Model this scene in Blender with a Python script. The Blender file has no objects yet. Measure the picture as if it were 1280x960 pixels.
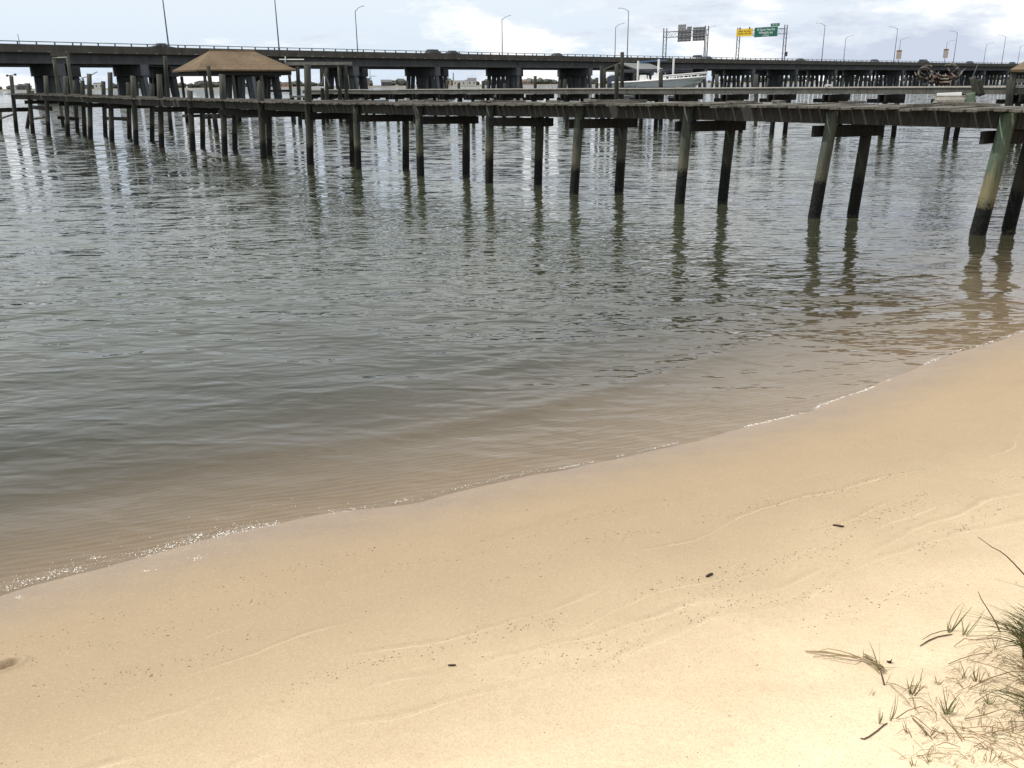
import bpy, bmesh, math, random
import numpy as np
from mathutils import Vector, Matrix, noise as mnoise

rnd = random.Random(7)
R = math.radians
sc = bpy.context.scene
COL = sc.collection

# ------------------------------------------------------------------ camera
H = 2.2                       # lens height above the water
FPX = 1100.0                  # focal length in pixels of a 1280 px wide frame
PITCH = math.atan(374.5 / FPX)
ROLL = 0.0097
fw = Vector((0, math.cos(PITCH), -math.sin(PITCH)))
r0 = Vector((1, 0, 0)); u0 = Vector((0, math.sin(PITCH), math.cos(PITCH)))
cr = r0 * math.cos(ROLL) - u0 * math.sin(ROLL)
cu = u0 * math.cos(ROLL) + r0 * math.sin(ROLL)
CAM = Vector((0, 0, H))
cam_d = bpy.data.cameras.new('camera'); cam = bpy.data.objects.new('camera', cam_d)
COL.objects.link(cam)
cam_d.sensor_width = 36; cam_d.lens = 36 * FPX / 1280; cam_d.clip_start = 0.05; cam_d.clip_end = 20000
M = Matrix.Identity(4)
for i in range(3):
    M[i][0] = cr[i]; M[i][1] = cu[i]; M[i][2] = -fw[i]; M[i][3] = CAM[i]
cam.matrix_world = M
sc.camera = cam

# surveying helpers: a sight line through a picture point, met with a known level, distance or plane
def ray(px, py):
    return (cr * (px - 640) + cu * (480 - py) + fw * FPX).normalized()
def at_z(px, py, z=0.0):
    d = ray(px, py); t = (z - H) / d.z
    return CAM + d * t
def at_d(px, py, d):
    r = ray(px, py); return CAM + r * (d / math.hypot(r.x, r.y))
def at_plane(px, py, base):
    """on the upright plane through base that faces the camera"""
    n = Vector((base.x, base.y, 0)).normalized(); r = ray(px, py)
    t = (base - CAM).dot(n) / r.dot(n)
    return CAM + r * t
def project(p):
    v = p - CAM; z = v.dot(fw)
    return 640 + FPX * v.dot(cr) / z, 480 - FPX * v.dot(cu) / z
def hor(px):
    return 105.5 - 0.0097 * (px - 640)

# ------------------------------------------------------------------ mesh builder
class MB:
    def __init__(s):
        s.v = []; s.f = []; s.al = []; s.mi = []; s.cur = 0
    def add(s, vs, fs, al=None):
        o = len(s.v); s.v += [tuple(p) for p in vs]
        s.f += [tuple(i + o for i in f) for f in fs]
        s.mi += [s.cur] * len(fs)
        s.al += list(al) if al is not None else [0.0] * len(vs)
        return s
    def box(s, c, size, rot=None):
        x, y, z = size[0] / 2, size[1] / 2, size[2] / 2
        vs = [Vector((sx * x, sy * y, sz * z)) for sz in (-1, 1) for sy in (-1, 1) for sx in (-1, 1)]
        if rot is not None: vs = [rot @ v for v in vs]
        c = Vector(c); vs = [v + c for v in vs]
        return s.add(vs, [(0, 2, 3, 1), (4, 5, 7, 6), (0, 1, 5, 4), (2, 6, 7, 3), (0, 4, 6, 2), (1, 3, 7, 5)])
    def beam(s, a, b, w, h, up=(0, 0, 1)):
        a = Vector(a); b = Vector(b); d = (b - a); L = d.length
        if L < 1e-6: return s
        d /= L; up = Vector(up)
        sd = d.cross(up)
        if sd.length < 1e-4: sd = d.cross(Vector((1, 0, 0)))
        sd.normalize(); u = sd.cross(d).normalized()
        vs = []
        for p in (a, b):
            for (i, j) in ((-1, -1), (1, -1), (1, 1), (-1, 1)):
                vs.append(p + sd * (i * w / 2) + u * (j * h / 2))
        return s.add(vs, [(3, 2, 1, 0), (4, 5, 6, 7), (0, 1, 5, 4), (1, 2, 6, 5), (2, 3, 7, 6), (3, 0, 4, 7)])
    def tube(s, pts, rad, n=8, cap=True, jit=0.0):
        pts = [Vector(p) for p in pts]
        if not hasattr(rad, '__len__'): rad = [rad] * len(pts)
        vs = []; fs = []; ref = None
        for i, p in enumerate(pts):
            d = (pts[min(i + 1, len(pts) - 1)] - pts[max(i - 1, 0)]).normalized()
            if ref is None:
                ref = d.cross(Vector((0.13, 0.97, 0.2)))
                if ref.length < 0.1: ref = d.cross(Vector((1, 0, 0)))
            a = (ref - d * ref.dot(d)).normalized(); ref = a; b = d.cross(a)
            for k in range(n):
                t = 2 * math.pi * k / n; rr = rad[i] * (1 + jit * (rnd.random() - 0.5))
                vs.append(p + (a * math.cos(t) + b * math.sin(t)) * rr)
        for i in range(len(pts) - 1):
            for k in range(n):
                k2 = (k + 1) % n
                fs.append((i * n + k, i * n + k2, (i + 1) * n + k2, (i + 1) * n + k))
        if cap:
            fs.append(tuple(range(n - 1, -1, -1)))
            fs.append(tuple((len(pts) - 1) * n + k for k in range(n)))
        return s.add(vs, fs)
    def ribbon(s, pts, w, nrm=None):
        pts = [Vector(p) for p in pts]; vs = []; fs = []
        n = len(pts)
        for i, p in enumerate(pts):
            d = (pts[min(i + 1, n - 1)] - pts[max(i - 1, 0)]).normalized()
            sd = d.cross(nrm if nrm is not None else Vector((0, 0, 1)))
            if sd.length < 1e-4: sd = Vector((1, 0, 0))
            sd.normalize(); t = i / (n - 1); ww = w * (1 - t ** 2.2) * 0.5 + 0.0002
            vs += [p - sd * ww, p + sd * ww]
        for i in range(n - 1):
            fs.append((2 * i, 2 * i + 1, 2 * i + 3, 2 * i + 2))
        return s.add(vs, fs)
    def prism(s, poly, off):
        """flat outline (list of points) given thickness by vector off"""
        n = len(poly); off = Vector(off)
        vs = [Vector(p) for p in poly] + [Vector(p) + off for p in poly]
        fs = [tuple(range(n - 1, -1, -1)), tuple(range(n, 2 * n))]
        for i in range(n):
            j = (i + 1) % n; fs.append((i, j, n + j, n + i))
        return s.add(vs, fs)
    def mesh(s, name, mats, smooth=False):
        me = bpy.data.meshes.new(name)
        me.from_pydata(s.v, [], s.f)
        if not isinstance(mats, (list, tuple)): mats = [mats]
        for m in mats: me.materials.append(m)
        if len(mats) > 1: me.polygons.foreach_set('material_index', s.mi)
        bm = bmesh.new(); bm.from_mesh(me); bmesh.ops.recalc_face_normals(bm, faces=bm.faces); bm.to_mesh(me); bm.free()
        if any(s.al):
            at = me.attributes.new('along', 'FLOAT', 'POINT'); at.data.foreach_set('value', s.al)
        if smooth: me.shade_smooth()
        me.update()
        return me
    def build(s, name, mats, parent=None, smooth=False, label=None):
        o = bpy.data.objects.new(name, s.mesh(name, mats, smooth)); COL.objects.link(o)
        if parent is not None: put_under(o, parent)
        if label: o['label'] = label
        return o

def put_under(o, parent):
    o.parent = parent
    # geometry is written in world space; undo the parent's own place
    o.matrix_parent_inverse = world_of(parent).inverted()
def world_of(o):
    m = o.matrix_basis.copy()
    if o.parent is not None: m = world_of(o.parent) @ o.matrix_parent_inverse @ m
    return m
def tag(o, label=None, cat=None, group=None, kind=None):
    if label: o['label'] = label
    if cat: o['category'] = cat
    if group: o['group'] = group
    if kind: o['kind'] = kind
    return o
def empty(name, loc, label, cat, group=None, rz=0.0):
    o = bpy.data.objects.new(name, None); COL.objects.link(o)
    o.empty_display_size = 0.3; o.location = loc; o.rotation_euler = (0, 0, rz)
    return tag(o, label, cat, group)
def copy_tree(o, parent=None):
    c = o.copy(); COL.objects.link(c)
    if parent is not None:
        mpi = o.matrix_parent_inverse.copy(); c.parent = parent; c.matrix_parent_inverse = mpi
    for ch in list(o.children): copy_tree(ch, c)
    return c

# ------------------------------------------------------------------ materials
def newmat(name):
    m = bpy.data.materials.new(name); m.use_nodes = True
    nt = m.node_tree; b = nt.nodes['Principled BSDF']
    return m, nt, b
def N(nt, typ, **kw):
    n = nt.nodes.new(typ)
    for k, v in kw.items():
        if k.startswith('i_'):
            key = k[2:]
            n.inputs[int(key) if key.isdigit() else key.replace('_', ' ')].default_value = v
        else: setattr(n, k, v)
    return n
def L(nt, a, b): nt.links.new(a, b)
def ramp(nt, fac, stops, interp='LINEAR'):
    n = nt.nodes.new('ShaderNodeValToRGB'); n.color_ramp.interpolation = interp
    e = n.color_ramp.elements
    while len(e) < len(stops): e.new(0.5)
    for el, (p, c) in zip(e, stops):
        el.position = p; el.color = (c[0], c[1], c[2], 1) if hasattr(c, '__len__') else (c, c, c, 1)
    L(nt, fac, n.inputs[0]); return n
def math_n(nt, op, a, b=None, clamp=False):
    n = nt.nodes.new('ShaderNodeMath'); n.operation = op; n.use_clamp = clamp
    for i, x in enumerate((a, b)):
        if x is None: continue
        if isinstance(x, (int, float)): n.inputs[i].default_value = x
        else: L(nt, x, n.inputs[i])
    return n.outputs[0]
def mixc(nt, fac, a, b, mode='MIX'):
    n = nt.nodes.new('ShaderNodeMix'); n.data_type = 'RGBA'; n.blend_type = mode
    for sock, x in ((n.inputs[0], fac), (n.inputs[6], a), (n.inputs[7], b)):
        if isinstance(x, (int, float)): sock.default_value = x
        elif isinstance(x, tuple): sock.default_value = (x[0], x[1], x[2], 1)
        else: L(nt, x, sock)
    return n.outputs[2]
def noise_n(nt, vec, scale, detail=4, rough=0.55, dist=0.0):
    n = N(nt, 'ShaderNodeTexNoise'); n.inputs['Scale'].default_value = scale
    n.inputs['Detail'].default_value = detail; n.inputs['Roughness'].default_value = rough
    n.inputs['Distortion'].default_value = dist
    if vec is not None: L(nt, vec, n.inputs['Vector'])
    return n.outputs['Fac']
def mapping(nt, vec, scale=(1, 1, 1), rot=(0, 0, 0), loc=(0, 0, 0)):
    n = N(nt, 'ShaderNodeMapping'); n.inputs['Scale'].default_value = scale
    n.inputs['Rotation'].default_value = rot; n.inputs['Location'].default_value = loc
    L(nt, vec, n.inputs['Vector']); return n.outputs[0]
def pos(nt): return N(nt, 'ShaderNodeNewGeometry').outputs['Position']
def bump(nt, h, dist, strength=1.0, b=None):
    n = N(nt, 'ShaderNodeBump'); n.inputs['Strength'].default_value = strength
    n.inputs['Distance'].default_value = dist; L(nt, h, n.inputs['Height'])
    if b is not None: L(nt, n.outputs[0], b.inputs['Normal'])
    return n.outputs[0]

def plain(name, col, rough=0.6, metal=0.0, var=0.15, scale=3.0, bmp=0.0, spec=0.5):
    m, nt, b = newmat(name); p = pos(nt)
    f = noise_n(nt, p, scale, 5)
    d = tuple(c * (1 - var) for c in col); l = tuple(min(1, c * (1 + var)) for c in col)
    r = ramp(nt, f, [(0.3, d), (0.7, l)])
    L(nt, r.outputs[0], b.inputs['Base Color'])
    b.inputs['Roughness'].default_value = rough; b.inputs['Metallic'].default_value = metal
    b.inputs['Specular IOR Level'].default_value = spec
    if bmp: bump(nt, noise_n(nt, p, scale * 6, 4), bmp, 1.0, b)
    return m

def wood(name, dark, light, rough=0.85, streak=(3, 3, 26), bmp=0.006):
    m, nt, b = newmat(name); p = pos(nt)
    g = noise_n(nt, mapping(nt, p, (streak[2], streak[2], streak[0])), 1.0, 5, 0.65)
    big = noise_n(nt, p, 1.7, 4)
    f = math_n(nt, 'ADD', math_n(nt, 'MULTIPLY', g, 0.65), math_n(nt, 'MULTIPLY', big, 0.35))
    r = ramp(nt, f, [(0.34, dark), (0.66, light)])
    L(nt, r.outputs[0], b.inputs['Base Color']); b.inputs['Roughness'].default_value = rough
    b.inputs['Specular IOR Level'].default_value = 0.25
    bump(nt, g, bmp, 1.0, b)
    return m

def pile_mat(name, top_a, top_b, band, tide=0.62):
    """treated timber: green-grey above, pale worn band, black weed and slime under the tide line"""
    m, nt, b = newmat(name); p = pos(nt)
    sep = N(nt, 'ShaderNodeSeparateXYZ'); L(nt, p, sep.inputs[0]); z = sep.outputs[2]
    grain = noise_n(nt, mapping(nt, p, (38, 38, 2.2)), 1.0, 6, 0.7)
    big = noise_n(nt, mapping(nt, p, (5, 5, 1.4)), 1.0, 4)
    fine = noise_n(nt, p, 30, 3)
    wob = math_n(nt, 'MULTIPLY', math_n(nt, 'SUBTRACT', noise_n(nt, p, 5, 4, 0.6), 0.5), 0.30)
    zz = math_n(nt, 'ADD', z, wob)
    top = mixc(nt, ramp(nt, big, [(0.38, 0), (0.62, 1)]).outputs[0], top_a, top_b)
    top = mixc(nt, ramp(nt, grain, [(0.3, 0.8), (0.62, 0)]).outputs[0], top, tuple(c * 0.35 for c in top_a))
    wob2 = math_n(nt, 'MULTIPLY', math_n(nt, 'SUBTRACT', noise_n(nt, mapping(nt, p, (9, 9, 1.6), loc=(3, 1, 2)), 1.0, 4, 0.6), 0.5), 1.5)
    bandf = ramp(nt, math_n(nt, 'ADD', z, wob2), [(tide + 0.10, 1), (tide + 0.75, 0)]).outputs[0]
    c = mixc(nt, math_n(nt, 'MULTIPLY', bandf, 0.75), top, band)
    rust = ramp(nt, noise_n(nt, mapping(nt, p, (14, 14, 3.5), loc=(7, 2, 5)), 1.0, 4, 0.65), [(0.54, 0), (0.68, 1)]).outputs[0]
    c = mixc(nt, math_n(nt, 'MULTIPLY', math_n(nt, 'MULTIPLY', rust, bandf), 0.6), c, (band[0] * 0.95, band[1] * 0.62, band[2] * 0.5))
    low = mixc(nt, ramp(nt, fine, [(0.42, 0), (0.62, 1)]).outputs[0], (0.005, 0.0055, 0.005), (0.018, 0.019, 0.015))
    zt_ = math_n(nt, 'ADD', zz, math_n(nt, 'MULTIPLY', math_n(nt, 'SUBTRACT', fine, 0.5), 0.22))
    oi = N(nt, 'ShaderNodeObjectInfo').outputs['Random']
    zt_ = math_n(nt, 'ADD', zt_, math_n(nt, 'MULTIPLY', math_n(nt, 'SUBTRACT', oi, 0.5), 0.16))
    tf = ramp(nt, zt_, [(tide - 0.10, 1), (tide + 0.07, 0)]).outputs[0]
    c = mixc(nt, tf, c, low)
    wv = N(nt, 'ShaderNodeObjectInfo').outputs['Random']
    c = mixc(nt, math_n(nt, 'MULTIPLY', wv, 0.45), c, mixc(nt, 1.0, c, (0.62, 0.58, 0.52), 'MULTIPLY'))
    L(nt, c, b.inputs['Base Color']); b.inputs['Roughness'].default_value = 0.8
    b.inputs['Specular IOR Level'].default_value = 0.25
    hh = math_n(nt, 'ADD', math_n(nt, 'MULTIPLY', grain, 0.5), math_n(nt, 'MULTIPLY', math_n(nt, 'MULTIPLY', fine, tf), 1.5))
    bump(nt, hh, 0.012, 1.0, b)
    return m

def concrete(name, col, var=0.35, scale=0.35, streaks=True):
    m, nt, b = newmat(name); p = pos(nt)
    f = noise_n(nt, p, scale, 6, 0.65)
    s = noise_n(nt, mapping(nt, p, (1.6, 1.6, 0.22)), 1.0, 5, 0.65)
    f2 = math_n(nt, 'ADD', math_n(nt, 'MULTIPLY', f, 0.5), math_n(nt, 'MULTIPLY', s, 0.5))
    r = ramp(nt, f2, [(0.36, tuple(c * (1 - var) for c in col)), (0.62, tuple(c * (1 + var * 0.6) for c in col))])
    L(nt, r.outputs[0], b.inputs['Base Color']); b.inputs['Roughness'].default_value = 0.9
    b.inputs['Specular IOR Level'].default_value = 0.2
    return m

WOOD_DECK = wood('weathered grey planks', (0.055, 0.051, 0.042), (0.20, 0.187, 0.157))
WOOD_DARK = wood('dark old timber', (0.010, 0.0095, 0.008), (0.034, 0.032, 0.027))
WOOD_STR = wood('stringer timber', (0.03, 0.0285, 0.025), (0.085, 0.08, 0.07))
WOOD_GREY = wood('grey dock timber', (0.12, 0.115, 0.10), (0.30, 0.285, 0.25))
WOOD_FAS = wood('grey fascia timber', (0.062, 0.061, 0.054), (0.165, 0.158, 0.138))
WOOD_PALE = wood('bleached boards', (0.30, 0.28, 0.24), (0.52, 0.49, 0.43))
PILE_A = pile_mat('pile greenish', (0.082, 0.096, 0.075), (0.132, 0.143, 0.110), (0.160, 0.150, 0.100))
PILE_V = pile_mat('pile bright green', (0.125, 0.175, 0.125), (0.175, 0.225, 0.155), (0.30, 0.262, 0.150), 0.52)
PILE_B = pile_mat('pile dark', (0.034, 0.036, 0.029), (0.062, 0.062, 0.049), (0.06, 0.057, 0.042))
PILE_C = pile_mat('pile grey', (0.058, 0.060, 0.050), (0.105, 0.105, 0.088), (0.10, 0.096, 0.072))
CONC = concrete('bridge concrete', (0.085, 0.080, 0.069))
CONC_PIER = concrete('pier concrete', (0.105, 0.114, 0.124))
CONC_GIRD = concrete('girder concrete', (0.072, 0.074, 0.077))
ASPH = plain('asphalt', (0.05, 0.05, 0.05), 0.9, var=0.2)
RAILM = plain('dull rail metal', (0.10, 0.105, 0.11), 0.55, 0.3)
POLEM = plain('lamp pole metal', (0.13, 0.14, 0.15), 0.5, 0.4)
LAMPH = plain('lamp head housing', (0.30, 0.31, 0.32), 0.4, 0.3)
WHITE = plain('white paint', (0.78, 0.78, 0.76), 0.35, var=0.05)
GELC = plain('grey white hull gelcoat', (0.46, 0.50, 0.52), 0.25, var=0.05)
ROOF = None
DARKM = plain('dark fittings', (0.03, 0.032, 0.035), 0.5)

def shingles(name, a, bcol, scl=1.0):
    m, nt, b = newmat(name); p = pos(nt)
    tc = N(nt, 'ShaderNodeTexCoord').outputs['Object']
    sep = N(nt, 'ShaderNodeSeparateXYZ'); L(nt, tc, sep.inputs[0])
    rows = math_n(nt, 'FRACT', math_n(nt, 'MULTIPLY', sep.outputs[2], 6.5 * scl))
    n1 = noise_n(nt, mapping(nt, p, (5, 5, 22)), 1.0, 5, 0.7)
    n2 = noise_n(nt, p, 0.8, 4)
    f = math_n(nt, 'ADD', math_n(nt, 'MULTIPLY', n1, 0.6), math_n(nt, 'MULTIPLY', n2, 0.4))
    c = ramp(nt, f, [(0.35, a), (0.65, bcol)]).outputs[0]
    c = mixc(nt, ramp(nt, rows, [(0.0, 0.42), (0.22, 0.0)]).outputs[0], c, tuple(x * 0.4 for x in a))
    L(nt, c, b.inputs['Base Color']); b.inputs['Roughness'].default_value = 0.95
    b.inputs['Specular IOR Level'].default_value = 0.1
    bump(nt, rows, 0.01, 1.0, b)
    return m
ROOF = shingles('brown shingles', (0.10, 0.072, 0.046), (0.20, 0.150, 0.100))
ROOF_GREY = shingles('grey shingles', (0.13, 0.135, 0.13), (0.23, 0.24, 0.235))

# ------------------------------------------------------------------ shoreline, beach and water
shore_px = [(0, 742), (60, 724), (130, 708), (187, 694), (240, 680), (294, 667), (350, 656), (400, 647), (460, 636),
            (525, 624), (606, 604), (666, 591), (706, 586), (750, 576), (800, 565), (880, 547), (939, 532), (974, 524),
            (1014, 514), (1030, 505), (1080, 489), (1114, 475), (1155, 456), (1192, 440), (1233, 430), (1280, 414)]
SH = [at_z(x, y, 0).xy for x, y in shore_px]
dl = (SH[0] - SH[4]).normalized(); dr = (SH[-1] - SH[-6]).normalized()
left = [SH[0] + dl * k + Vector((-0.05, 0.01)) * (k * k * 0.02) for k in (60, 30, 15, 8, 4, 2, 1)]
right = [SH[-1] + dr * k + Vector((0.30, 0.02)) * (min(k, 12) * 0.25) for k in (1.2, 2.6, 5, 9, 16, 40, 120)]
left = [Vector((-3000, -1500))] + left; right = right + [Vector((3000, 500))]
SHORE = np.array([tuple(p) for p in left + SH + right])

def shore_s(P):
    """signed distance to the water's edge: + on land, - over water"""
    P = np.asarray(P, float).reshape(-1, 2)
    best = np.full(len(P), 1e18); sg = np.ones(len(P))
    for a, b in zip(SHORE[:-1], SHORE[1:]):
        d = b - a; l2 = d @ d
        t = np.clip(((P - a) @ d) / l2, 0, 1)
        q = a + t[:, None] * d; e = P - q; dd = (e * e).sum(1)
        cr_ = d[0] * e[:, 1] - d[1] * e[:, 0]
        m = dd < best
        best[m] = dd[m]; sg[m] = np.where(cr_[m] > 0, -1.0, 1.0)
    return np.sqrt(best) * sg

def vnoise(X, Y, sc_, seed=0):
    """cheap smooth value noise on arrays"""
    x = X * sc_ + seed * 17.3; y = Y * sc_ + seed * 9.1
    xi = np.floor(x); yi = np.floor(y); fx = x - xi; fy = y - yi
    fx = fx * fx * (3 - 2 * fx); fy = fy * fy * (3 - 2 * fy)
    def h(a, b):
        v = np.sin(a * 127.1 + b * 311.7 + seed * 74.7) * 43758.5453
        return v - np.floor(v)
    return (h(xi, yi) * (1 - fx) + h(xi + 1, yi) * fx) * (1 - fy) + (h(xi, yi + 1) * (1 - fx) + h(xi + 1, yi + 1) * fx) * fy - 0.5

FOOT = None
def sand_z(X, Y, S):
    land = 0.135 * S / (1 + 0.012 * np.maximum(S, 0))
    land = np.minimum(land, 1.1 + 0.01 * np.minimum(S, 60))
    steep = np.clip(0.135 - 0.006 * X, 0.09, 0.165)
    sea = np.maximum(steep * S, -2.4)
    z = np.where(S > 0, land, sea)
    w = np.clip(S / 1.5, 0, 1)
    z = z + 0.009 * vnoise(X, Y, 0.95, 21) + 0.006 * vnoise(X, Y, 2.3, 1) + 0.003 * vnoise(X, Y, 7, 2)
    z = z + w * (0.05 * vnoise(X, Y, 0.6, 3) + 0.012 * vnoise(X, Y, 2.0, 4) + 0.005 * vnoise(X, Y, 9, 5))
    # heaped sand round the grass at the right
    z = z + 0.10 * np.exp(-((X - 1.9) ** 2 + (Y - 1.9) ** 2) / 0.25)
    return z
# look-up tables so that single points are cheap
GX0, GY0, GST = -8.0, -1.0, 0.04
_gx = GX0 + GST * np.arange(520); _gy = GY0 + GST * np.arange(400)
_GX, _GY = np.meshgrid(_gx, _gy)
_GS = shore_s(np.c_[_GX.ravel(), _GY.ravel()]).reshape(_GX.shape)
_GZ = sand_z(_GX, _GY, _GS)
def _look(T, x, y):
    u = (x - GX0) / GST; v = (y - GY0) / GST
    i = min(max(int(u), 0), T.shape[1] - 2); j = min(max(int(v), 0), T.shape[0] - 2)
    fu = min(max(u - i, 0.0), 1.0); fv = min(max(v - j, 0.0), 1.0)
    return float((T[j, i] * (1 - fu) + T[j, i + 1] * fu) * (1 - fv) + (T[j + 1, i] * (1 - fu) + T[j + 1, i + 1] * fu) * fv)
def sand_at(x, y): return _look(_GZ, x, y)
def s_at(x, y): return _look(_GS, x, y)
def ground(px, py):
    z = 0.3
    for _ in range(25):
        p = at_z(px, py, z); z = 0.5 * z + 0.5 * sand_at(p.x, p.y)
    p = at_z(px, py, z); p.z = sand_at(p.x, p.y); return p

def axis(lo, hi, fine, a, b, growth=1.14):
    """coordinates: even steps of `fine` between a and b, growing outwards to lo and hi"""
    c = list(np.arange(a, b, fine)); st = fine
    x = a; pre = []
    while x > lo:
        st *= growth; x -= st; pre.append(x)
    st = fine; x = c[-1]; post = []
    while x < hi:
        st *= growth; x += st; post.append(x)
    return np.array(pre[::-1] + c + post)

def grid_obj(name, xs, ys, zfun, mat, attrs):
    X, Y = np.meshgrid(xs, ys); X = X.ravel(); Y = Y.ravel()
    S = shore_s(np.c_[X, Y]); Z = zfun(X, Y, S)
    nx, ny = len(xs), len(ys)
    me = bpy.data.meshes.new(name)
    me.vertices.add(nx * ny); me.vertices.foreach_set('co', np.c_[X, Y, Z].ravel())
    i = np.arange((nx - 1) * (ny - 1)); r = i // (nx - 1); c = i % (nx - 1); a = r * nx + c
    F = np.c_[a, a + 1, a + nx + 1, a + nx].ravel()
    me.loops.add(len(F)); me.loops.foreach_set('vertex_index', F)
    me.polygons.add(len(i)); me.polygons.foreach_set('loop_start', np.arange(len(i)) * 4)
    me.polygons.foreach_set('loop_total', np.full(len(i), 4))
    me.update(calc_edges=True); me.validate()
    for k, fn in attrs.items():
        at = me.attributes.new(k, 'FLOAT', 'POINT'); at.data.foreach_set('value', fn(X, Y, S, Z).astype(np.float32))
    me.materials.append(mat); me.shade_smooth()
    o = bpy.data.objects.new(name, me); COL.objects.link(o); return o

# sand material
def sand_mat():
    m, nt, b = newmat('beach sand'); p = pos(nt)
    s = N(nt, 'ShaderNodeAttribute', attribute_name='shore').outputs['Fac']
    w1 = math_n(nt, 'MULTIPLY', math_n(nt, 'SUBTRACT', noise_n(nt, p, 0.55, 3), 0.5), 1.0)
    w2 = math_n(nt, 'MULTIPLY', math_n(nt, 'SUBTRACT', noise_n(nt, p, 2.3, 3), 0.5), 0.30)
    sw = math_n(nt, 'ADD', s, math_n(nt, 'ADD', w1, w2))
    t = math_n(nt, 'DIVIDE', sw, 6.0)
    damp = ramp(nt, t, [(0.0, (0.305, 0.234, 0.153)), (0.08, (0.32, 0.246, 0.160)), (0.20, (0.355, 0.275, 0.180)),
                        (0.29, (0.44, 0.347, 0.228)), (0.38, (0.60, 0.485, 0.330)), (0.50, (0.76, 0.62, 0.43))]).outputs[0]
    # wet sand close to the edge, following the edge itself
    wet = ramp(nt, math_n(nt, 'ADD', s, math_n(nt, 'MULTIPLY', w2, 0.35)), [(0.08, 1.0), (0.30, 0.55), (0.58, 0.0)]).outputs[0]
    c = mixc(nt, wet, damp, (0.238, 0.182, 0.132))
    # fine swash lines: narrow crooked ridges left by earlier waves
    def line(at_, width, gate_scale, seed, wgt):
        ww = math_n(nt, 'MULTIPLY', math_n(nt, 'SUBTRACT', noise_n(nt, mapping(nt, p, loc=(seed, seed * 2, 0)), 0.7, 2), 0.5), 0.55)
        w3 = math_n(nt, 'MULTIPLY', math_n(nt, 'SUBTRACT', noise_n(nt, mapping(nt, p, loc=(seed * 3, 1, 0)), 5.0, 3), 0.5), 0.07)
        q = math_n(nt, 'ABSOLUTE', math_n(nt, 'SUBTRACT', math_n(nt, 'ADD', s, math_n(nt, 'ADD', ww, w3)), at_))
        k = ramp(nt, math_n(nt, 'DIVIDE', q, width), [(0.25, 1), (1.0, 0)]).outputs[0]
        g = ramp(nt, noise_n(nt, mapping(nt, p, loc=(seed * 5, 0, 3)), gate_scale, 3), [(0.48, 0), (0.60, 1)]).outputs[0]
        return math_n(nt, 'MULTIPLY', math_n(nt, 'MULTIPLY', k, g), wgt)
    lines = None
    for (a_, w_, gs, sd, wg) in ((1.30, 0.006, 1.3, 1.7, 0.9), (1.55, 0.005, 1.6, 5.1, 0.9), (1.85, 0.008, 1.1, 9.3, 1.0), (1.72, 0.005, 1.4, 15.3, 0.8), (2.0, 0.006, 0.9, 21.3, 1.0),
                                 (2.2, 0.006, 1.2, 3.3, 0.9), (2.45, 0.006, 1.5, 12.9, 0.6), (1.05, 0.005, 2.0, 7.7, 0.5)):
        l = line(a_, w_, gs, sd, wg)
        lines = l if lines is None else math_n(nt, 'MAXIMUM', lines, l)
    c = mixc(nt, math_n(nt, 'MULTIPLY', lines, 0.26), c, (0.82, 0.69, 0.50))
    dl_ = None
    for (a_, w_, gs, sd, wg) in ((1.275, 0.020, 1.3, 1.7, 0.8), (1.525, 0.016, 1.6, 5.1, 0.8), (1.82, 0.022, 1.1, 9.3, 0.9), (0.80, 0.05, 0.9, 25.3, 0.7), (1.965, 0.020, 0.9, 21.3, 0.8)):
        l = line(a_, w_, gs, sd, wg); dl_ = l if dl_ is None else math_n(nt, 'MAXIMUM', dl_, l)
    c = mixc(nt, math_n(nt, 'MULTIPLY', dl_, 0.22), c, (0.22, 0.16, 0.10))
    # ripple marks on the underwater sand; their pale tint also paints its light web
    rip = N(nt, 'ShaderNodeTexWave'); rip.wave_type = 'BANDS'; rip.bands_direction = 'Y'; rip.inputs['Scale'].default_value = 3.2
    rip.inputs['Distortion'].default_value = 5.0; rip.inputs['Detail'].default_value = 2.0; rip.inputs['Detail Scale'].default_value = 1.6
    L(nt, mapping(nt, p, (0.6, 1.6, 1), (0, 0, R(-32))), rip.inputs['Vector'])
    under = ramp(nt, math_n(nt, 'ADD', s, 1.0), [(0.93, 1.0), (0.99, 0.0)]).outputs[0]
    c = mixc(nt, math_n(nt, 'MULTIPLY', under, ramp(nt, rip.outputs['Fac'], [(0.3, 0.0), (0.75, 0.30)]).outputs[0]), c, (0.50, 0.40, 0.27))
    # broad streaks parallel to the shore
    st = noise_n(nt, mapping(nt, p, (0.55, 2.6, 1), (0, 0, R(-32))), 1.3, 5, 0.6)
    c = mixc(nt, ramp(nt, st, [(0.35, 0.22), (0.62, 0.0)]).outputs[0], c, (0.36, 0.275, 0.18))
    mot = noise_n(nt, p, 5.5, 5, 0.65)
    c = mixc(nt, ramp(nt, mot, [(0.34, 0.16), (0.6, 0.0)]).outputs[0], c, (0.40, 0.30, 0.19))
    gr = noise_n(nt, p, 170, 2, 0.7)
    gr3 = noise_n(nt, mapping(nt, p, (1, 1.5, 1), (0, 0, R(-32))), 34, 3, 0.65)
    c = mixc(nt, ramp(nt, gr3, [(0.33, 0.14), (0.52, 0.0)]).outputs[0], c, (0.33, 0.245, 0.155))
    gr2 = noise_n(nt, p, 75, 3, 0.7)
    c = mixc(nt, ramp(nt, gr, [(0.32, 0.42), (0.50, 0.0)]).outputs[0], c, (0.26, 0.185, 0.11))
    c = mixc(nt, ramp(nt, gr2, [(0.52, 0.0), (0.70, 0.09)]).outputs[0], c, (0.82, 0.71, 0.54))
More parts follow.
